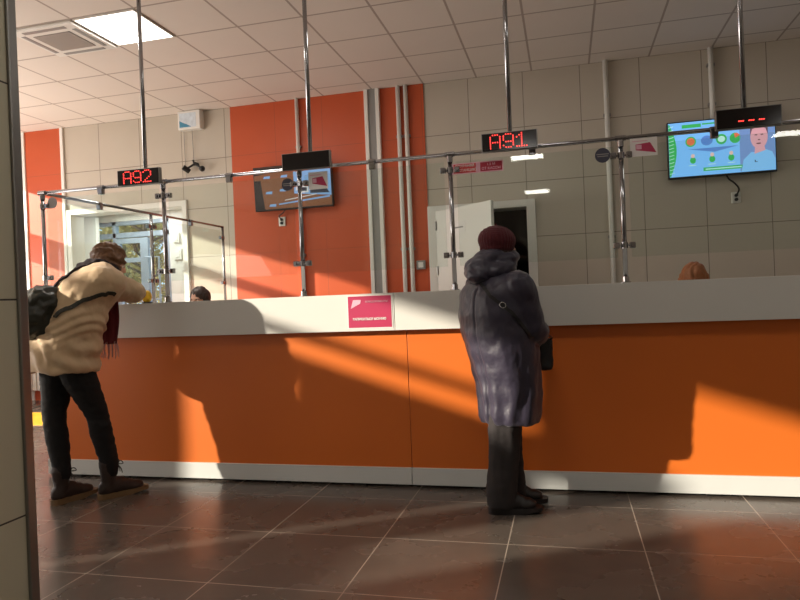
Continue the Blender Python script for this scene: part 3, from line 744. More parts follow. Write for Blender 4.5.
# ================================================================== PEOPLE
def U(px, py, Y):
    d = FWD*F_PX + RGT*(px-400) + UPV*(300-py); t = Y/d.y
    return V((d.x*t, Y, CH+d.z*t))
def hframe(c, yaw, pit):
    return Matrix.Translation(V(c)) @ Matrix.Rotation(yaw, 4, 'Z') @ Matrix.Rotation(-pit, 4, 'Y')
def add_head(bm, c, yaw, pit, s=1.0, neck_to=None):
    """face looks along local +x"""
    H = hframe(c, yaw, pit); R3 = H.to_3x3()
    P = lambda x, y, z: H @ V((x*s, y*s, z*s))
    def B(p, r): ball(bm, P(*p), tuple(q*s for q in r), 20, 14, 0, R3)
    B((-.018, 0, .028), (.096, .076, .094)); B((.022, 0, -.01), (.068, .064, .085))
    B((.034, 0, -.062), (.050, .050, .050)); B((.062, 0, -.088), (.022, .026, .022))
    B((.060, .032, -.022), (.024, .024, .024)); B((.060, -.032, -.022), (.024, .024, .024))
    B((.072, 0, .028), (.016, .045, .014))
    stube(bm, [tuple(P(.080, 0, .022))+(.009*s,), tuple(P(.096, 0, -.004))+(.010*s,), tuple(P(.104, 0, -.022))+(.012*s,), tuple(P(.088, 0, -.032))+(.010*s,)], 10, 3)
    for sy in (-1, 1):
        B((.088, sy*.011, -.028), (.010, .008, .008)); B((-.012, sy*.078, -.008), (.016, .010, .030))
    B((.080, 0, -.056), (.012, .024, .010))
    if neck_to is not None:
        a = P(-.02, 0, -.06); stube(bm, [tuple(a)+(.050*s,), tuple((a+V(neck_to))/2)+(.050*s,), tuple(neck_to)+(.062*s,)], 14, 3)
    return H, P
def face_parts(H, P, par, s=1.0, mat_brow=None):
    R3 = H.to_3x3()
    for sy in (-1, 1):
        bm = bmesh.new(); ball(bm, P(.071, sy*.030, .004), .0125*s, 14, 10); link('eye', bm, M_eye, par, True)
        bm = bmesh.new(); ball(bm, P(.0805, sy*.030, .004), .0058*s, 10, 8); link('iris', bm, M_iris, par, True)
        bm = bmesh.new(); stube(bm, [tuple(P(.082, sy*.014, .022))+(.003*s,), tuple(P(.083, sy*.030, .028))+(.0035*s,), tuple(P(.072, sy*.048, .022))+(.002*s,)], 8, 3); link('eyebrow', bm, mat_brow or M_iris, par, True)
    bm = bmesh.new(); stube(bm, [tuple(P(.082, -.022, -.057))+(.002*s,), tuple(P(.092, -.008, -.054))+(.0045*s,), tuple(P(.093, 0, -.056))+(.0045*s,), tuple(P(.092, .008, -.054))+(.0045*s,), tuple(P(.082, .022, -.057))+(.002*s,)], 8, 3); link('mouth', bm, M_lips, par, True)
def add_hand(bm, w, fdir, back, side, s=1.0, curl=.5):
    """w wrist, fdir finger direction, back = normal of the back of hand, side=+1/-1 thumb side"""
    X = V(fdir).normalized(); Z = (V(back)-X*V(back).dot(X)).normalized(); Y = Z.cross(X)*side
    w = V(w)
    p = lambda x, y, z: w + (X*x + Y*y + Z*z)*s
    for y in (-.028, -.010, .010, .028):
        tube(bm, [p(.0, y*.6, 0), p(.045, y, 0), p(.085, y*1.05, 0)], [.015*s, .0145*s, .0115*s], 10, round_ends=True)
    for y, L, sp in ((-.031, .058, -.10), (-.011, .072, -.03), (.010, .078, .03), (.031, .070, .09)):
        pts = []; a = -curl*.35; x, z, yy = .083, 0., y
        pts.append(tuple(p(x, yy, z))+(.0095*s,))
        for k, f in enumerate((.42, .32, .26)):
            x += L*f*math.cos(a); z += L*f*math.sin(a); yy += L*f*sp; a -= curl*.55
            pts.append(tuple(p(x, yy, z))+((.0085, .0078, .0068)[k]*s,))
        stube(bm, pts, 10, 3)
    stube(bm, [tuple(p(.012, .022, -.004))+(.013*s,), tuple(p(.038, .046, -.010))+(.012*s,), tuple(p(.062, .058, -.016))+(.0095*s,), tuple(p(.084, .060, -.022))+(.0078*s,)], 10, 3)
def wr(scale, amp, stretch=(1, 1, 1), seed=0):
    st = V(stretch)
    def f(co, n):
        q = V((co.x*st.x, co.y*st.y, co.z*st.z))*scale + V((seed, seed*1.7, 0))
        return amp*(noise.noise(q) + .45*noise.noise(q*2.3))
    return f
def addf(*fs): return lambda co, n: sum(f(co, n) for f in fs)
from mathutils.bvhtree import BVHTree
def bvh_of(o):
    return BVHTree.FromPolygons([v.co.copy() for v in o.data.vertices], [tuple(p.vertices) for p in o.data.polygons])
def strap(name, o, pts, w, th, mat, par, n=6, lift=.004):
    """flat ribbon lying on the surface of o"""
    bv = bvh_of(o); q = cr([tuple(p) for p in pts], n); S_ = []
    for p in q:
        loc, nn, i, d = bv.find_nearest(V(p)); S_.append((loc+nn*lift, nn))
    bm = bmesh.new(); rows = []
    for i, (p, nn) in enumerate(S_):
        T = (S_[min(i+1, len(S_)-1)][0]-S_[max(i-1, 0)][0]).normalized(); sd = T.cross(nn).normalized()
        rows.append([bm.verts.new(p+sd*w/2), bm.verts.new(p+sd*w/2+nn*th), bm.verts.new(p-sd*w/2+nn*th), bm.verts.new(p-sd*w/2)])
    for a, b in zip(rows[:-1], rows[1:]):
        for k in range(4): bm.faces.new((a[k], a[(k+1) % 4], b[(k+1) % 4], b[k]))
    bm.faces.new(rows[0]); bm.faces.new(rows[-1][::-1])
    return link(name, bm, mat, par, False), S_
def boot(par, ankle, yaw, L, shaft, mats, s=1.0, laces=True, name='boot', heel_lift=0.0):
    """ankle = point on floor below the ankle; forward is local +x"""
    Hm = Matrix.Translation(V(ankle)) @ Matrix.Rotation(yaw, 4, 'Z') @ Matrix.Rotation(heel_lift, 4, 'Y')
    P = lambda x, y, z: Hm @ V((x, y, z))
    bm = bmesh.new()
    hl, w = -.075, .046
    out = [(-.5*PI+PI*k/8) for k in range(9)]
    prof = [(hl+.035-.035*math.cos(a)*1.0, -.036*math.sin(a)) for a in out]          # heel half circle
    toe = [(L-.085+hl+.06*1.0+.05*math.cos(a), w*math.sin(a)) for a in out]
    ol = prof + [(hl+.11, -.034), (hl+.18, -w)] + toe + [(hl+.18, w), (hl+.11, .034)]
    r = [[bm.verts.new(P(x, y, z + (.012 if x > L+hl-.05 and z < .01 else 0))) for x, y in ol] for z in (.0, .034)]
    n = len(ol)
    for k in range(n): bm.faces.new((r[0][k], r[0][(k+1) % n], r[1][(k+1) % n], r[1][k]))
    bm.faces.new(r[0][::-1]); bm.faces.new(r[1])
    upn = bmesh.new()
    def E3(p, rr): ball(upn, P(*p), rr, 18, 12, 0, Hm.to_3x3())
    E3((L+hl-.065, 0, .045), (.062, .042, .036)); E3((L+hl-.12, 0, .055), (.07, .040, .046)); E3((.03, 0, .065), (.08, .041, .060)); E3((-.03, 0, .06), (.042, .034, .05))
    stube(upn, [tuple(P(-.012, 0, .05))+(.040,), tuple(P(-.006, 0, .11))+(.043,), tuple(P(-.01, 0, shaft))+(.052,)], 16, 4)
    up = fuse(name, upn, mats[0], par, .006, 5, wr(40, .002))
    link('sole', bm, mats[1], up)
    if laces:
        lb = bmesh.new()
        for k in range(6):
            z = .085+k*(shaft-.10)/6; x = .055-.012*k if k > 1 else .085-.018*k
            tube(lb, [P(x-.012, -.028, z), P(x+.014, 0, z+.012), P(x-.012, .028, z+.004)], .0032, 6)
        zt = shaft-.02
        for sy in (-1, 1):
            stube(lb, [tuple(P(.046, 0, zt))+(.003,), tuple(P(.062, sy*.02, zt+.022))+(.003,), tuple(P(.072, sy*.035, zt+.004))+(.003,), tuple(P(.05, 0, zt))+(.003,)], 6, 4)
            stube(lb, [tuple(P(.048, 0, zt))+(.003,), tuple(P(.066, sy*.014, zt-.03))+(.003,), tuple(P(.07, sy*.02, zt-.055))+(.0025,)], 6, 3)
        link('laces', lb, mats[2], up, True)
    return up

M_puff = pbr('puffer_fabric', rgb(42, 37, 53), rough=.46, var=.12, vscale=10, bump=.25, bscale=35, sheen=.15)
M_knit = pbr('maroon_knit', rgb(76, 13, 22), rough=.95, var=.2, vscale=90, bump=.7, bscale=140, sheen=.1)
M_trouser = pbr('dark_trousers', rgb(38, 33, 33), rough=.85, var=.15, bump=.2, bscale=40)
M_shoe = pbr('black_leather', rgb(24, 20, 20), rough=.4, var=.1)
M_strap = pbr('black_strap', rgb(20, 18, 20), rough=.5, var=.05)
M_beige = pbr('beige_coat', rgb(198, 172, 138), rough=.75, var=.07, vscale=6, bump=.25, bscale=22, sheen=.1)
M_legging = pbr('black_leggings', rgb(11, 9, 10), rough=.9, var=.1)
M_bootl = pbr('brown_boot', rgb(44, 30, 24), rough=.6, var=.15, vscale=20)
M_sole = pbr('tan_sole', rgb(112, 88, 58), rough=.7, var=.08)
M_hair1 = pbr('brown_hair', rgb(118, 84, 56), rough=.45, var=.45, vscale=45, bump=.6, bscale=70)
M_hair2 = pbr('dark_hair', rgb(54, 36, 28), rough=.4, var=.3, vscale=45, bump=.5, bscale=70)
M_hair3 = pbr('ginger_hair', rgb(150, 92, 52), rough=.5, var=.3, vscale=45, bump=.6, bscale=70)
M_scarf = pbr('dark_scarf', rgb(42, 34, 36), rough=.95, var=.2, bump=.5, bscale=60)
M_maroon = pbr('maroon_scarf', rgb(96, 28, 30), rough=.95, var=.2, bump=.5, bscale=60)
M_fringe = pbr('pink_fringe', rgb(176, 130, 122), rough=.95, var=.2)
M_bag = pbr('dark_bag', rgb(38, 40, 32), rough=.45, var=.2, vscale=12, bump=.3, bscale=30)
M_cardi = pbr('teal_cardigan', rgb(60, 74, 84), rough=.8, var=.1)
M_blouse = pbr('grey_blouse', rgb(150, 140, 135), rough=.8, var=.1)

# ---------------- woman in the dark coat and red hat
rw = thing('person', (-.35, 3.55, 0), 'person in long dark puffer coat and maroon knitted hat standing at counter', 'person')
YR = math.radians(40)
bm = bmesh.new()
H, P = add_head(bm, (-.335, 3.575, 1.385), YR, -.15, .93, (-.365, 3.555, 1.24))
loft(bm, [(-.335, 3.55, .74, .15, .11, YR, 0), (-.345, 3.55, .85, .16, .115, YR, 0), (-.355, 3.545, 1.0, .15, .11, YR, 0), (-.36, 3.55, 1.15, .17, .11, YR, 0), (-.365, 3.555, 1.24, .12, .075, YR, 0), (-.365, 3.555, 1.27, .06, .055, YR, 0)], 20, 4)
sR = V((-.235, 3.415, 1.205)); eR = V((-.165, 3.49, .955)); wR = V((-.150, 3.675, .965))
sL = V((-.475, 3.675, 1.205)); eL = V((-.47, 3.74, .955)); wL = V((-.33, 3.765, 1.00))
for a, b, c in ((sR, eR, wR), (sL, eL, wL)):
    stube(bm, [tuple(a)+(.045,), tuple((a+b)/2)+(.041,), tuple(b)+(.036,), tuple((b+c)/2)+(.034,), tuple(c)+(.024,)], 12, 3)
add_hand(bm, wR, (-.3, .6, -.25), (.6, .2, .9), 1, .9, .9)
add_hand(bm, wL, (.8, .12, -.1), (0, .1, 1), -1, .9, .9)
for (hx, hy), (ax_, ay_) in (((-.30, 3.50), (-.372, 3.495)), ((-.375, 3.60), (-.335, 3.635))):
    stube(bm, [(hx, hy, .78, .085), (hx*.5+ax_*.5, hy*.5+ay_*.5, .42, .060), (ax_, ay_, .22, .045), (ax_, ay_, .07, .028)], 14, 4)
    stube(bm, [(ax_-.02, ay_, .045, .018), (ax_+.04, ay_, .045, .018), (ax_+.07, ay_+.01, .045, .014)], 12, 3)
fuse('body', bm, M_skin, rw, .007, 2)
face_parts(H, P, rw, .93)
bm = bmesh.new(); cc = P(-.03, 0, .0); ball(bm, cc, (.085, .083, .09)); ball(bm, P(-.05, 0, -.05), (.06, .07, .05)); fuse('hair', bm, M_hair2, rw, .008, 3, wr(60, .004))
# coat
bm = bmesh.new()
loft(bm, [(-.322, 3.55, .476, .172, .132, YR, 0), (-.322, 3.55, .50, .178, .140, YR, 0), (-.322, 3.55, .62, .190, .152, YR, 0), (-.332, 3.55, .79, .205, .168, YR, 0), (-.358, 3.545, .95, .220, .183, YR, 0), (-.370, 3.55, 1.08, .226, .180, YR, 0), (-.374, 3.55, 1.18, .218, .160, YR, 0), (-.368, 3.555, 1.245, .172, .118, YR, 0), (-.365, 3.56, 1.285, .11, .095, YR, 0), (-.362, 3.56, 1.31, .085, .085, YR, 0)], 40, 5)
for a, b, c in ((sR, eR, wR), (sL, eL, wL)):
    stube(bm, [tuple(a+V((0, 0, -.002)))+(.080,), tuple((a*.6+b*.4))+(.078,), tuple(b)+(.072,), tuple((b+c)/2)+(.062,), tuple(c-(c-b)*.08)+(.046,)], 18, 4)
def puff(co, n):
    # down sleeves and body quilted into soft horizontal bands
    return .0014*math.sin(co.z*2*PI/.105+1.0)
backdir = V((-math.cos(YR), -math.sin(YR), 0)); sidev = V((math.sin(YR), -math.cos(YR), 0))
def seam(co, n):
    d = (co-V((-.35, 3.55, co.z))); s_ = d.dot(sidev)-.045; b_ = d.dot(backdir)
    return -.008*math.exp(-(s_/.007)**2) if b_ > 0 and co.z < 1.2 and d.length < .26 else 0
def radial(co, n):
    a = math.atan2(co.y-3.55, co.x+.34); return .006*math.sin(a*11+co.z*6+3*noise.noise(co*4))*max(0, min(1, (.95-co.z)*3)) * (1 if co.z > .5 else .6)
coat = fuse('coat', bm, M_puff, rw, .008, 5, addf(wr(7, .007, (1, 1, .9), 3), puff, seam, radial, wr(24, .0025, (1.5, 1.5, .7), 9)))
# hood lying on the back
bm = bmesh.new()
ball(bm, (-.425, 3.49, 1.295), (.098, .105, .066), 22, 14, 0, Matrix.Rotation(.25, 3, 'Y'))
ball(bm, (-.445, 3.465, 1.262), (.080, .085, .045), 22, 14, 0, Matrix.Rotation(.35, 3, 'Y'))
ring = [(-.355+.088*math.cos(a), 3.555+.090*math.sin(a), 1.335+.035*math.cos(a-.6), .036) for a in [2*PI*k/10 for k in range(11)]]
stube(bm, ring, 14, 3)
ring = [(-.375+.10*math.cos(a), 3.535+.10*math.sin(a), 1.295+.02*math.cos(a-.6), .038) for a in [2*PI*k/10 for k in range(11)]]
stube(bm, ring, 14, 3)
ball(bm, (-.395, 3.52, 1.345), (.095, .095, .062), 20, 14, 0, Matrix.Rotation(-.3, 3, 'Y'))
fuse('hood', bm, M_puff, rw, .008, 4, addf(wr(14, .012, (1, 1, 1.5), 5), wr(30, .003)))
# hat
bm = bmesh.new()
hc = V((-.352, 3.562, 1.452))
ball(bm, hc, (.101, .103, .078), 28, 18, 0, Matrix.Rotation(.12, 3, 'Y'))
ball(bm, hc+V((.0, 0, -.04)), (.092, .094, .045), 28, 18)
hat = fuse('knitted_hat', bm, M_knit, rw, .006, 3, lambda co, n: .0022*math.sin(math.atan2(co.y-hc.y, co.x-hc.x)*34)+.002*math.sin(co.z*520))
bm = bmesh.new(); tube(bm, [hc+V((0, 0, .070)), hc+V((0, 0, .086))], .006, 8, round_ends=True); link('hat_stalk', bm, M_knit, hat, True)
# trousers
bm = bmesh.new()
for (hx, hy), (ax_, ay_) in (((-.31, 3.49), (-.372, 3.495)), ((-.37, 3.60), (-.328, 3.635))):
    loft(bm, [(ax_, ay_, .035, .062, .076, .2, 0), (ax_, ay_, .12, .064, .078, .2, 0), (ax_*.7+hx*.3, ay_*.7+hy*.3, .30, .068, .080, .2, 0), (ax_*.4+hx*.6, ay_*.4+hy*.6, .50, .085, .092, .2, 0), (hx, hy, .74, .10, .10, .2, 0)], 22, 4)
fuse('trousers', bm, M_trouser, rw, .008, 4, addf(wr(9, .010, (1.6, 1.6, .35), 2), wr(14, .004, (.8, .8, 1.6), 8)))
boot(rw, (-.372, 3.495, 0), .17, .262, .10, (M_shoe, M_shoe, M_shoe), laces=False, name='shoe')
boot(rw, (-.345, 3.645, 0), .22, .262, .10, (M_shoe, M_shoe, M_shoe), laces=False, name='shoe')
# shoulder bag strap with buckle, and bag
sp = [U(477, 279, 3.40), U(486, 290, 3.385), U(497, 301, 3.375), U(508, 311, 3.37), U(520, 323, 3.37), U(531, 337, 3.40)]
hb, SS = strap('bag_strap', coat, sp, .018, .003, M_strap, None)
hb['label'] = None
bpy.data.objects.remove(hb)
bag = thing('shoulder_bag', (-.12, 3.72, .80), 'black shoulder bag hanging in front of the person in puffer coat', 'bag')
hb, SS = strap('bag_strap', coat, sp, .018, .003, M_strap, bag)
q, nn = SS[len(SS)//2]
T = (SS[len(SS)//2+1][0]-q).normalized(); sd = T.cross(nn).normalized()
bm = bmesh.new(); c = q+nn*.006
lp = [c+T*(.016*math.cos(a))+sd*(.014*math.sin(a)) for a in [2*PI*k/16 for k in range(17)]]
tube(bm, lp, .0028, 8, caps=False); link('buckle', bm, M_chrome, bag, True)
bm = bmesh.new(); box(bm, (-.175, 3.725, .725), (-.085, 3.785, .905), .018, Matrix.Rotation(.25, 3, 'Z')); fuse('pouch', bm, M_strap, bag, .006, 4, wr(25, .004))
bm = bmesh.new(); stube(bm, [tuple(SS[-1][0])+(.006,), (-.10, 3.55, .93, .006), (-.085, 3.68, .91, .006), (-.10, 3.75, .895, .006)], 8, 5); link('strap_end', bm, M_strap, bag, True)

# ---------------- woman leaning on the counter
lw = thing('person', (-2.93, 3.42, 0), 'person in beige coat and black leggings leaning over the counter', 'person')
YL = math.radians(62)
hipA, hipB = V((-3.055, 3.40, .84)), V((-2.915, 3.37, .84))
knA, knB = V((-3.07, 3.37, .52)), V((-2.835, 3.455, .53))
anA, anB = V((-3.02, 3.355, .20)), V((-2.785, 3.485, .20))
bm = bmesh.new()
hd = U(111, 264, 3.72)
H, P = add_head(bm, hd, math.radians(48), -.35, .92, (-2.86, 3.60, 1.34))
loft(bm, [(-2.985, 3.385, .80, .16, .115, YL, 0), (-2.985, 3.39, .90, .165, .12, YL, 0), (-2.965, 3.41, 1.05, .145, .105, YL, -.2), (-2.92, 3.46, 1.2, .16, .105, YL, -.4), (-2.88, 3.54, 1.31, .14, .08, YL, -.5), (-2.86, 3.58, 1.35, .07, .055, YL, -.5)], 20, 4)
sR = V((-2.775, 3.50, 1.325)); eR = V((-2.775, 3.80, 1.262)); wR = V((-2.93, 3.955, 1.238))
sL = V((-3.02, 3.62, 1.30)); eL = V((-3.28, 3.80, 1.252)); wL = V((-3.14, 4.00, 1.238))
for a, b, c in ((sR, eR, wR), (sL, eL, wL)):
    stube(bm, [tuple(a)+(.046,), tuple((a+b)/2)+(.042,), tuple(b)+(.036,), tuple((b+c)/2)+(.034,), tuple(c)+(.025,)], 12, 3)
add_hand(bm, wR, (-.85, .12, -.06), (0, 0, 1), 1, .85, .35)
add_hand(bm, wL, (.85, .05, -.02), (0, 0, 1), -1, .85, .35)
for h_, k_, a_, yw in ((hipA, knA, anA, 62), (hipB, knB, anB, 58)):
    stube(bm, [tuple(h_)+(.085,), tuple((h_+k_)/2)+(.072,), tuple(k_)+(.055,), tuple(k_*.55+a_*.45)+(.053,), tuple(a_)+(.036,), (a_.x, a_.y, .07, .033)], 14, 3)
    d = V((math.cos(math.radians(yw)), math.sin(math.radians(yw)), 0)); o = V((a_.x, a_.y, .045))
    stube(bm, [tuple(o-d*.02)+(.020,), tuple(o+d*.05)+(.020,), tuple(o+d*.09)+(.016,)], 12, 3)
fuse('body', bm, M_skin, lw, .007, 2)
face_parts(H, P, lw, .92)
# hair: wavy, gathered low
bm = bmesh.new(); R3 = H.to_3x3()
ball(bm, P(-.030, 0, .036), (.108, .096, .100), 22, 16, 0, R3); ball(bm, P(-.062, 0, -.03), (.064, .080, .072), 22, 16, 0, R3)
ball(bm, P(-.01, .055, -.025), (.066, .04, .075), 16, 12, 0, R3); ball(bm, P(-.01, -.055, -.025), (.066, .04, .075), 16, 12, 0, R3)
ball(bm, P(-.07, .01, -.07), (.045, .055, .045), 16, 12, 0, R3)
def strands(co, n):
    l = H.inverted() @ co
    return .008*math.sin(l.z*75+l.y*45+5*noise.noise(co*14)) + .004*noise.noise(co*60)
fuse('hair', bm, M_hair1, lw, .006, 3, strands)
# leggings
bm = bmesh.new()
for h_, k_, a_ in ((hipA, knA, anA), (hipB, knB, anB)):
    stube(bm, [tuple(h_+V((0, 0, .04)))+(.105,), tuple(h_*.8+k_*.2)+(.100,), tuple(h_*.4+k_*.6)+(.084,), tuple(k_)+(.068,), tuple(k_*.6+a_*.4)+(.066,), tuple(a_+V((0, 0, .03)))+(.054,), tuple(a_-V((0, 0, .03)))+(.054,)], 18, 4)
fuse('leggings', bm, M_legging, lw, .008, 3, wr(16, .005, (1, 1, 2)))
# coat
bm = bmesh.new()
rows = [(64, 371, 3.395, .215, .185, 0), (64, 364, 3.395, .222, .195, 0), (65, 348, 3.40, .220, .198, -.02), (70, 328, 3.41, .212, .190, -.08), (77, 308, 3.44, .205, .180, -.20), (89, 291, 3.48, .205, .170, -.34), (101, 279, 3.52, .185, .140, -.45), (108, 272, 3.56, .13, .10, -.52), (110, 268, 3.60, .08, .07, -.55)]
secs = []
for px, py, Y_, a, b, pt in rows:
    c = U(px, py, Y_); secs.append((c.x, c.y, c.z, a, b, YL, pt))
loft(bm, secs, 40, 5)
for a, b, c in ((sR, eR, wR), (sL, eL, wL)):
    stube(bm, [tuple(a*1.0)+(.092,), tuple((a*.55+b*.45)+V((0, 0, .004)))+(.082,), tuple(b+V((0, 0, .006)))+(.066,), tuple((b+c)/2+V((0, 0, .006)))+(.052,), tuple(c-(c-b)*.12+V((0, 0, .004)))+(.044,)], 18, 4)
def folds(co, n):
    # long drag folds running from the right shoulder down to the left hem
    q = co.dot(V((.75, .1, .62)))
    k = max(0, min(1, (1.27-co.z)*5))
    f = .014*k*math.sin(q*52+5*noise.noise(co*3.2))*(.5+noise.noise(co*5+V((3, 3, 3))))
    # tight drag folds fanning down and left from the armpit
    u = co.dot(V((-.45, .15, .89))); m = math.exp(-((co.z-1.09)/.10)**2)
    f += .009*m*math.sin(u*125+6*noise.noise(co*4+V((7, 1, 2))))*(.4+abs(noise.noise(co*6)))
    v = co.dot(V((.8, .5, .25))); m2 = math.exp(-((co.z-.92)/.10)**2)
    return f + .006*m2*math.sin(v*70+5*noise.noise(co*5))
coat = fuse('coat', bm, M_beige, lw, .008, 4, addf(wr(8, .014, (1, 1, .8), 1), folds, wr(24, .004)))
# dark scarf round the neck
bm = bmesh.new(); nc = U(101, 270, 3.62)
ring = [(nc.x+.078*math.cos(a), nc.y+.082*math.sin(a), nc.z+.012-.030*math.sin(a), .030) for a in [2*PI*k/10 for k in range(11)]]
stube(bm, ring, 14, 3)
ring = [(nc.x-.02+.088*math.cos(a), nc.y-.03+.088*math.sin(a), nc.z-.014-.035*math.sin(a), .028) for a in [2*PI*k/10 for k in range(11)]]
stube(bm, ring, 14, 3)
fuse('neck_scarf', bm, M_scarf, lw, .008, 3, wr(30, .009, (1, 1, 1), 4))
# maroon scarf end with fringe
bm = bmesh.new()
def ribbon(bm, pts, n=5, th=.016):
    q = cr(pts, n); rows_ = []
    for (x, y, z, wd, yw) in q:
        d = V((math.cos(yw), math.sin(yw), 0)); nn = V((-d.y, d.x, 0)); row = []
        for k in range(9):
            u = -1+2*k/8; row.append(V((x, y, z))+d*wd*u+nn*(.012*math.sin(u*7+z*9)))
        rows_.append(([bm.verts.new(p+nn*th/2) for p in row], [bm.verts.new(p-nn*th/2) for p in row]))
    for (a, b), (c, d_) in zip(rows_[:-1], rows_[1:]):
        for k in range(8):
            bm.faces.new((a[k], a[k+1], c[k+1], c[k])); bm.faces.new((b[k+1], b[k], d_[k], d_[k+1]))
        bm.faces.new((a[0], c[0], d_[0], b[0])); bm.faces.new((a[8], b[8], d_[8], c[8]))
    for (a, b) in (rows_[0], rows_[-1]):
        for k in range(8): bm.faces.new((a[k], b[k], b[k+1], a[k+1]))
sc0 = U(108, 296, 3.62); sc1 = U(109, 320, 3.63); sc2 = U(107, 344, 3.64)
ribbon(bm, [(sc0.x, sc0.y, sc0.z+.05, .05, .75), (sc0.x, sc0.y, sc0.z, .055, .75), (sc1.x, sc1.y, sc1.z, .060, .75), (sc2.x, sc2.y, sc2.z, .058, .75)])
scf = link('scarf_end', bm, M_maroon, lw, True)
bm = bmesh.new(); rnd = random.Random(3)
for k in range(15):
    u = -1+2*k/14; x = sc2.x+.058*u*math.cos(.75); y_ = sc2.y+.058*u*math.sin(.75)
    stube(bm, [(x, y_, sc2.z+.012, .0035), (x+rnd.uniform(-.006, .006), y_+rnd.uniform(-.01, .01), sc2.z-.04, .003), (x+rnd.uniform(-.012, .012), y_, sc2.z-rnd.uniform(.075, .10), .0022)], 6, 3)
link('fringe', bm, M_fringe, scf, True)
boot(lw, (anA.x, anA.y, 0), math.radians(72), .275, .20, (M_bootl, M_sole, M_shoe), name='boot')
boot(lw, (anB.x, anB.y, 0), math.radians(56), .285, .22, (M_bootl, M_sole, M_shoe), name='boot')
# bag on the back
hbg = thing('shoulder_bag', U(40, 312, 3.22), 'dark slouchy bag hanging behind the person in beige coat', 'bag')
bm = bmesh.new(); c0 = U(37, 313, 3.24)
ball(bm, c0, (.10, .13, .14), 22, 16); ball(bm, c0+V((.02, .02, .06)), (.10, .12, .10), 22, 16); ball(bm, c0+V((-.03, -.02, -.05)), (.09, .11, .11), 22, 16)
ball(bm, U(47, 294, 3.30), (.09, .09, .06), 18, 12)
fuse('pouch', bm, M_bag, hbg, .008, 4, addf(wr(13, .022, (1, 1, 1), 6), wr(35, .004)))
sp = [U(50, 318, 3.20), U(60, 310, 3.22), U(72, 304, 3.22), U(86, 300, 3.28), U(100, 299, 3.33), U(112, 299, 3.37), U(122, 301, 3.44)]
hb, SS = strap('carrying_strap', coat, sp, .024, .006, M_bag, hbg, lift=.003)
sp = [U(46, 293, 3.28), U(60, 282, 3.34), U(74, 274, 3.42), U(86, 270, 3.48), U(97, 269, 3.52)]
hb, SS = strap('carrying_strap', coat, sp, .048, .012, M_scarf, hbg, lift=.003)

# ---------------- clerks behind the counter
def clerk(c, yaw, pit, cloth, hair, label, s=.95, hairf=None):
    t = thing('person', (c[0], c[1], 0), label, 'person')
    c = V(c); f = V((math.cos(yaw), math.sin(yaw), 0)); r = V((f.y, -f.x, 0)); bm = bmesh.new()
    nb = c+V((0, 0, -.17))-f*.02
    H, P = add_head(bm, c, yaw, pit, s, nb)
    hp = c-f*.10+V((0, 0, -.68))
    lo = lambda p, a, b: (p.x, p.y, p.z, a, b, yaw, 0)
    tor = [lo(hp, .165, .12), lo(hp+V((0, 0, .12)), .15, .11), lo(hp+V((0, 0, .30)), .155, .11), lo(hp+V((0, 0, .44)), .165, .10), lo(hp*.1+nb*.9, .08, .06)]
    loft(bm, tor, 20, 4)
    arms = []
    for sg in (-1, 1):
        s_ = hp+V((0, 0, .43))+r*.165*sg; e_ = s_+V((0, 0, -.24))+f*.08+r*.03*sg; w_ = e_+f*.22+V((0, 0, .0))-r*.06*sg
        w_.z = max(w_.z, .80); arms.append((s_, e_, w_))
        stube(bm, [tuple(s_)+(.045,), tuple((s_+e_)/2)+(.042,), tuple(e_)+(.035,), tuple((e_+w_)/2)+(.033,), tuple(w_)+(.024,)], 12, 3)
        add_hand(bm, w_, f, (0, 0, 1), sg, .88, .5)
        k_ = hp+f*.42+r*.09*sg+V((0, 0, .02)); a_ = V((k_.x-f.x*.03, k_.y-f.y*.03, .08))
        stube(bm, [tuple(hp+r*.08*sg)+(.08,), tuple((hp+k_)/2+r*.04*sg)+(.07,), tuple(k_)+(.054,), tuple((k_+a_)/2)+(.05,), tuple(a_)+(.034,)], 14, 3)
        o = V((a_.x, a_.y, .03)); stube(bm, [tuple(o-f*.04)+(.029,), tuple(o+f*.06)+(.029,), tuple(o+f*.14)+(.024,)], 12, 3)
    fuse('body', bm, M_skin, t, .008, 2); face_parts(H, P, t, s)
    bm = bmesh.new()
    loft(bm, [(q[0], q[1], q[2], q[3]+.022, q[4]+.02, q[5], 0) for q in tor[:-1]]+[lo(nb+V((0, 0, .0)), .085, .065)], 24, 4)
    for s_, e_, w_ in arms: stube(bm, [tuple(s_)+(.062,), tuple((s_+e_)/2)+(.056,), tuple(e_)+(.050,), tuple((e_+w_)/2)+(.045,), tuple(w_-(w_-e_)*.1)+(.036,)], 14, 3)
    fuse('top', bm, cloth, t, .009, 3, wr(12, .006))
    bm = bmesh.new()
    for sg in (-1, 1):
        k_ = hp+f*.42+r*.09*sg+V((0, 0, .02)); a_ = V((k_.x-f.x*.03, k_.y-f.y*.03, .12))
        stube(bm, [tuple(hp+r*.08*sg)+(.098,), tuple((hp+k_)/2+r*.04*sg)+(.085,), tuple(k_)+(.068,), tuple((k_+a_)/2)+(.062,), tuple(a_)+(.05,)], 14, 3)
    fuse('trousers', bm, M_trouser, t, .009, 3)
    bm = bmesh.new(); R3 = H.to_3x3()
    for p, rr in (((-.030, 0, .036), (.103, .090, .100)), ((-.055, 0, -.03), (.065, .082, .075)), ((-.02, .062, -.01), (.05, .028, .065)), ((-.02, -.062, -.01), (.05, .028, .065))):
        ball(bm, P(*p), tuple(q*s for q in rr), 22, 16, 0, R3)
    if hairf: hairf(bm, P, R3)
    Hi = H.inverted()
    def hd_(co, n):
        l = Hi @ co
        part = -.003*math.exp(-(l.y/.008)**2)*(1 if l.z > .04 else 0)
        return part + .003*math.sin(l.y*150+10*noise.noise(co*9)) + .002*noise.noise(co*50)
    fuse('hair', bm, hair, t, .006, 3, hd_)
c1 = U(199, 301, 4.98)
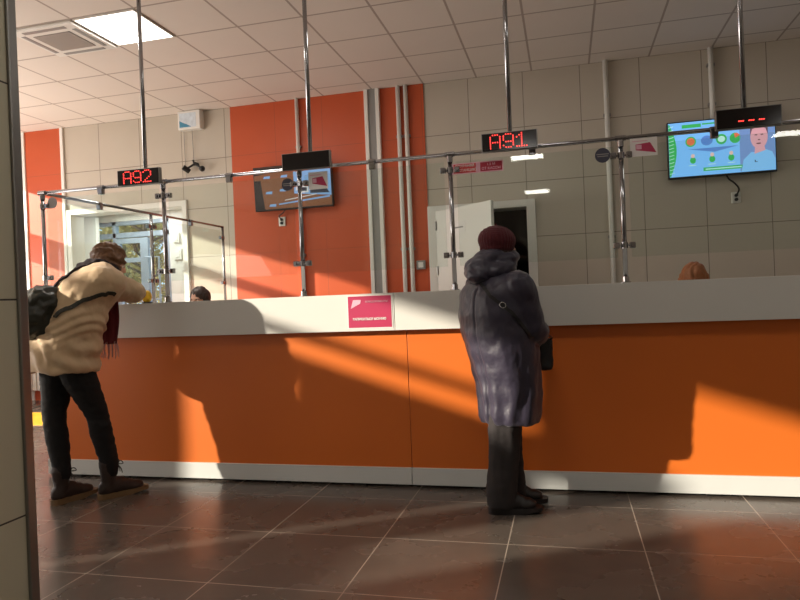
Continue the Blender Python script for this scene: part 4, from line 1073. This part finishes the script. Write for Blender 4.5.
clerk((c1.x, c1.y, 1.205), math.radians(-88), -.12, M_cardi, M_hair2, 'clerk with dark centre-parted hair peeking over counter near the leaning person', .93)
c2 = U(694, 282, 4.98)
def bun(bm, P, R3):
    ball(bm, P(-.02, .075, -.02), (.06, .03, .07), 16, 12, 0, R3); ball(bm, P(-.02, -.075, -.02), (.06, .03, .07), 16, 12, 0, R3)
clerk((c2.x, c2.y, 1.192), math.radians(-100), -.95, M_blouse, M_hair3, 'clerk with ginger hair bowed below counter edge under the right television', .98, bun)


# ================================================================== LIGHT
sun = bpy.data.lights.new('sun', 'SUN'); sun.energy = 9.0; sun.color = (1.0, .89, .74); sun.angle = math.radians(.75)
so = bpy.data.objects.new('sun', sun); COL.objects.link(so)
so.rotation_euler = V((1.0, .6, -.33)).to_track_quat('-Z', 'Y').to_euler(); so.location = (-12, -4, 8)
def area(name, loc, d, sx, sy, e, col):
    l = bpy.data.lights.new(name, 'AREA'); l.shape = 'RECTANGLE'; l.size = sx; l.size_y = sy; l.energy = e; l.color = col
    o = bpy.data.objects.new(name, l); COL.objects.link(o); o.location = loc; o.rotation_euler = V(d).to_track_quat('-Z', 'Y').to_euler(); return o
for k, (x, y, e) in enumerate([(gx-.9, gy-.3, 22)]+[(q[0]+.3, q[1]+.3, q[3]) for q in spots]):
    area('ceiling_lamp', (x, y, HC-.02), (0, 0, -1), .55, .55, e, (1.0, .94, .86))
area('upward_fill', (XL+.15, 3.4, 1.5), (1, .05, 1.0), 6.0, 2.2, 300, (1.0, .88, .78))  # added fill lamp, aimed upward to brighten the ceiling at left
area('upward_fill', (XL+.15, -3.6, 1.5), (1, .45, .9), 6.0, 2.2, 85, (1.0, .92, .84))  # second added fill lamp, aimed up from behind the camera
area('recess_fill', (-6.2, 8.3, 2.66), (0, 0, -1), 1.2, .8, 40, (1.0, .95, .92))  # unseen lamp added to brighten the entrance recess
w = bpy.data.worlds.new('world'); S.world = w; w.use_nodes = True
nt = w.node_tree; nt.nodes.clear()
o = nt.nodes.new('ShaderNodeOutputWorld'); b = nt.nodes.new('ShaderNodeBackground'); nt.links.new(b.outputs[0], o.inputs[0])
tc = nt.nodes.new('ShaderNodeTexCoord'); n_ = nt.nodes.new('ShaderNodeTexNoise'); n_.inputs['Scale'].default_value = 4; n_.inputs['Detail'].default_value = 5
nt.links.new(tc.outputs['Generated'], n_.inputs['Vector'])
nt.links.new(mix(nt, n_.outputs[0], rgb(120, 165, 215), rgb(235, 238, 240)), b.inputs[0]); b.inputs[1].default_value = 1.9

S.view_settings.view_transform = 'Standard'; S.view_settings.look = 'None'; S.view_settings.exposure = 0; S.view_settings.gamma = 1
S.cycles.max_bounces = 10; S.cycles.transparent_max_bounces = 24; S.cycles.use_denoising = True
S.cycles.diffuse_bounces = 6; S.cycles.sample_clamp_indirect = 6
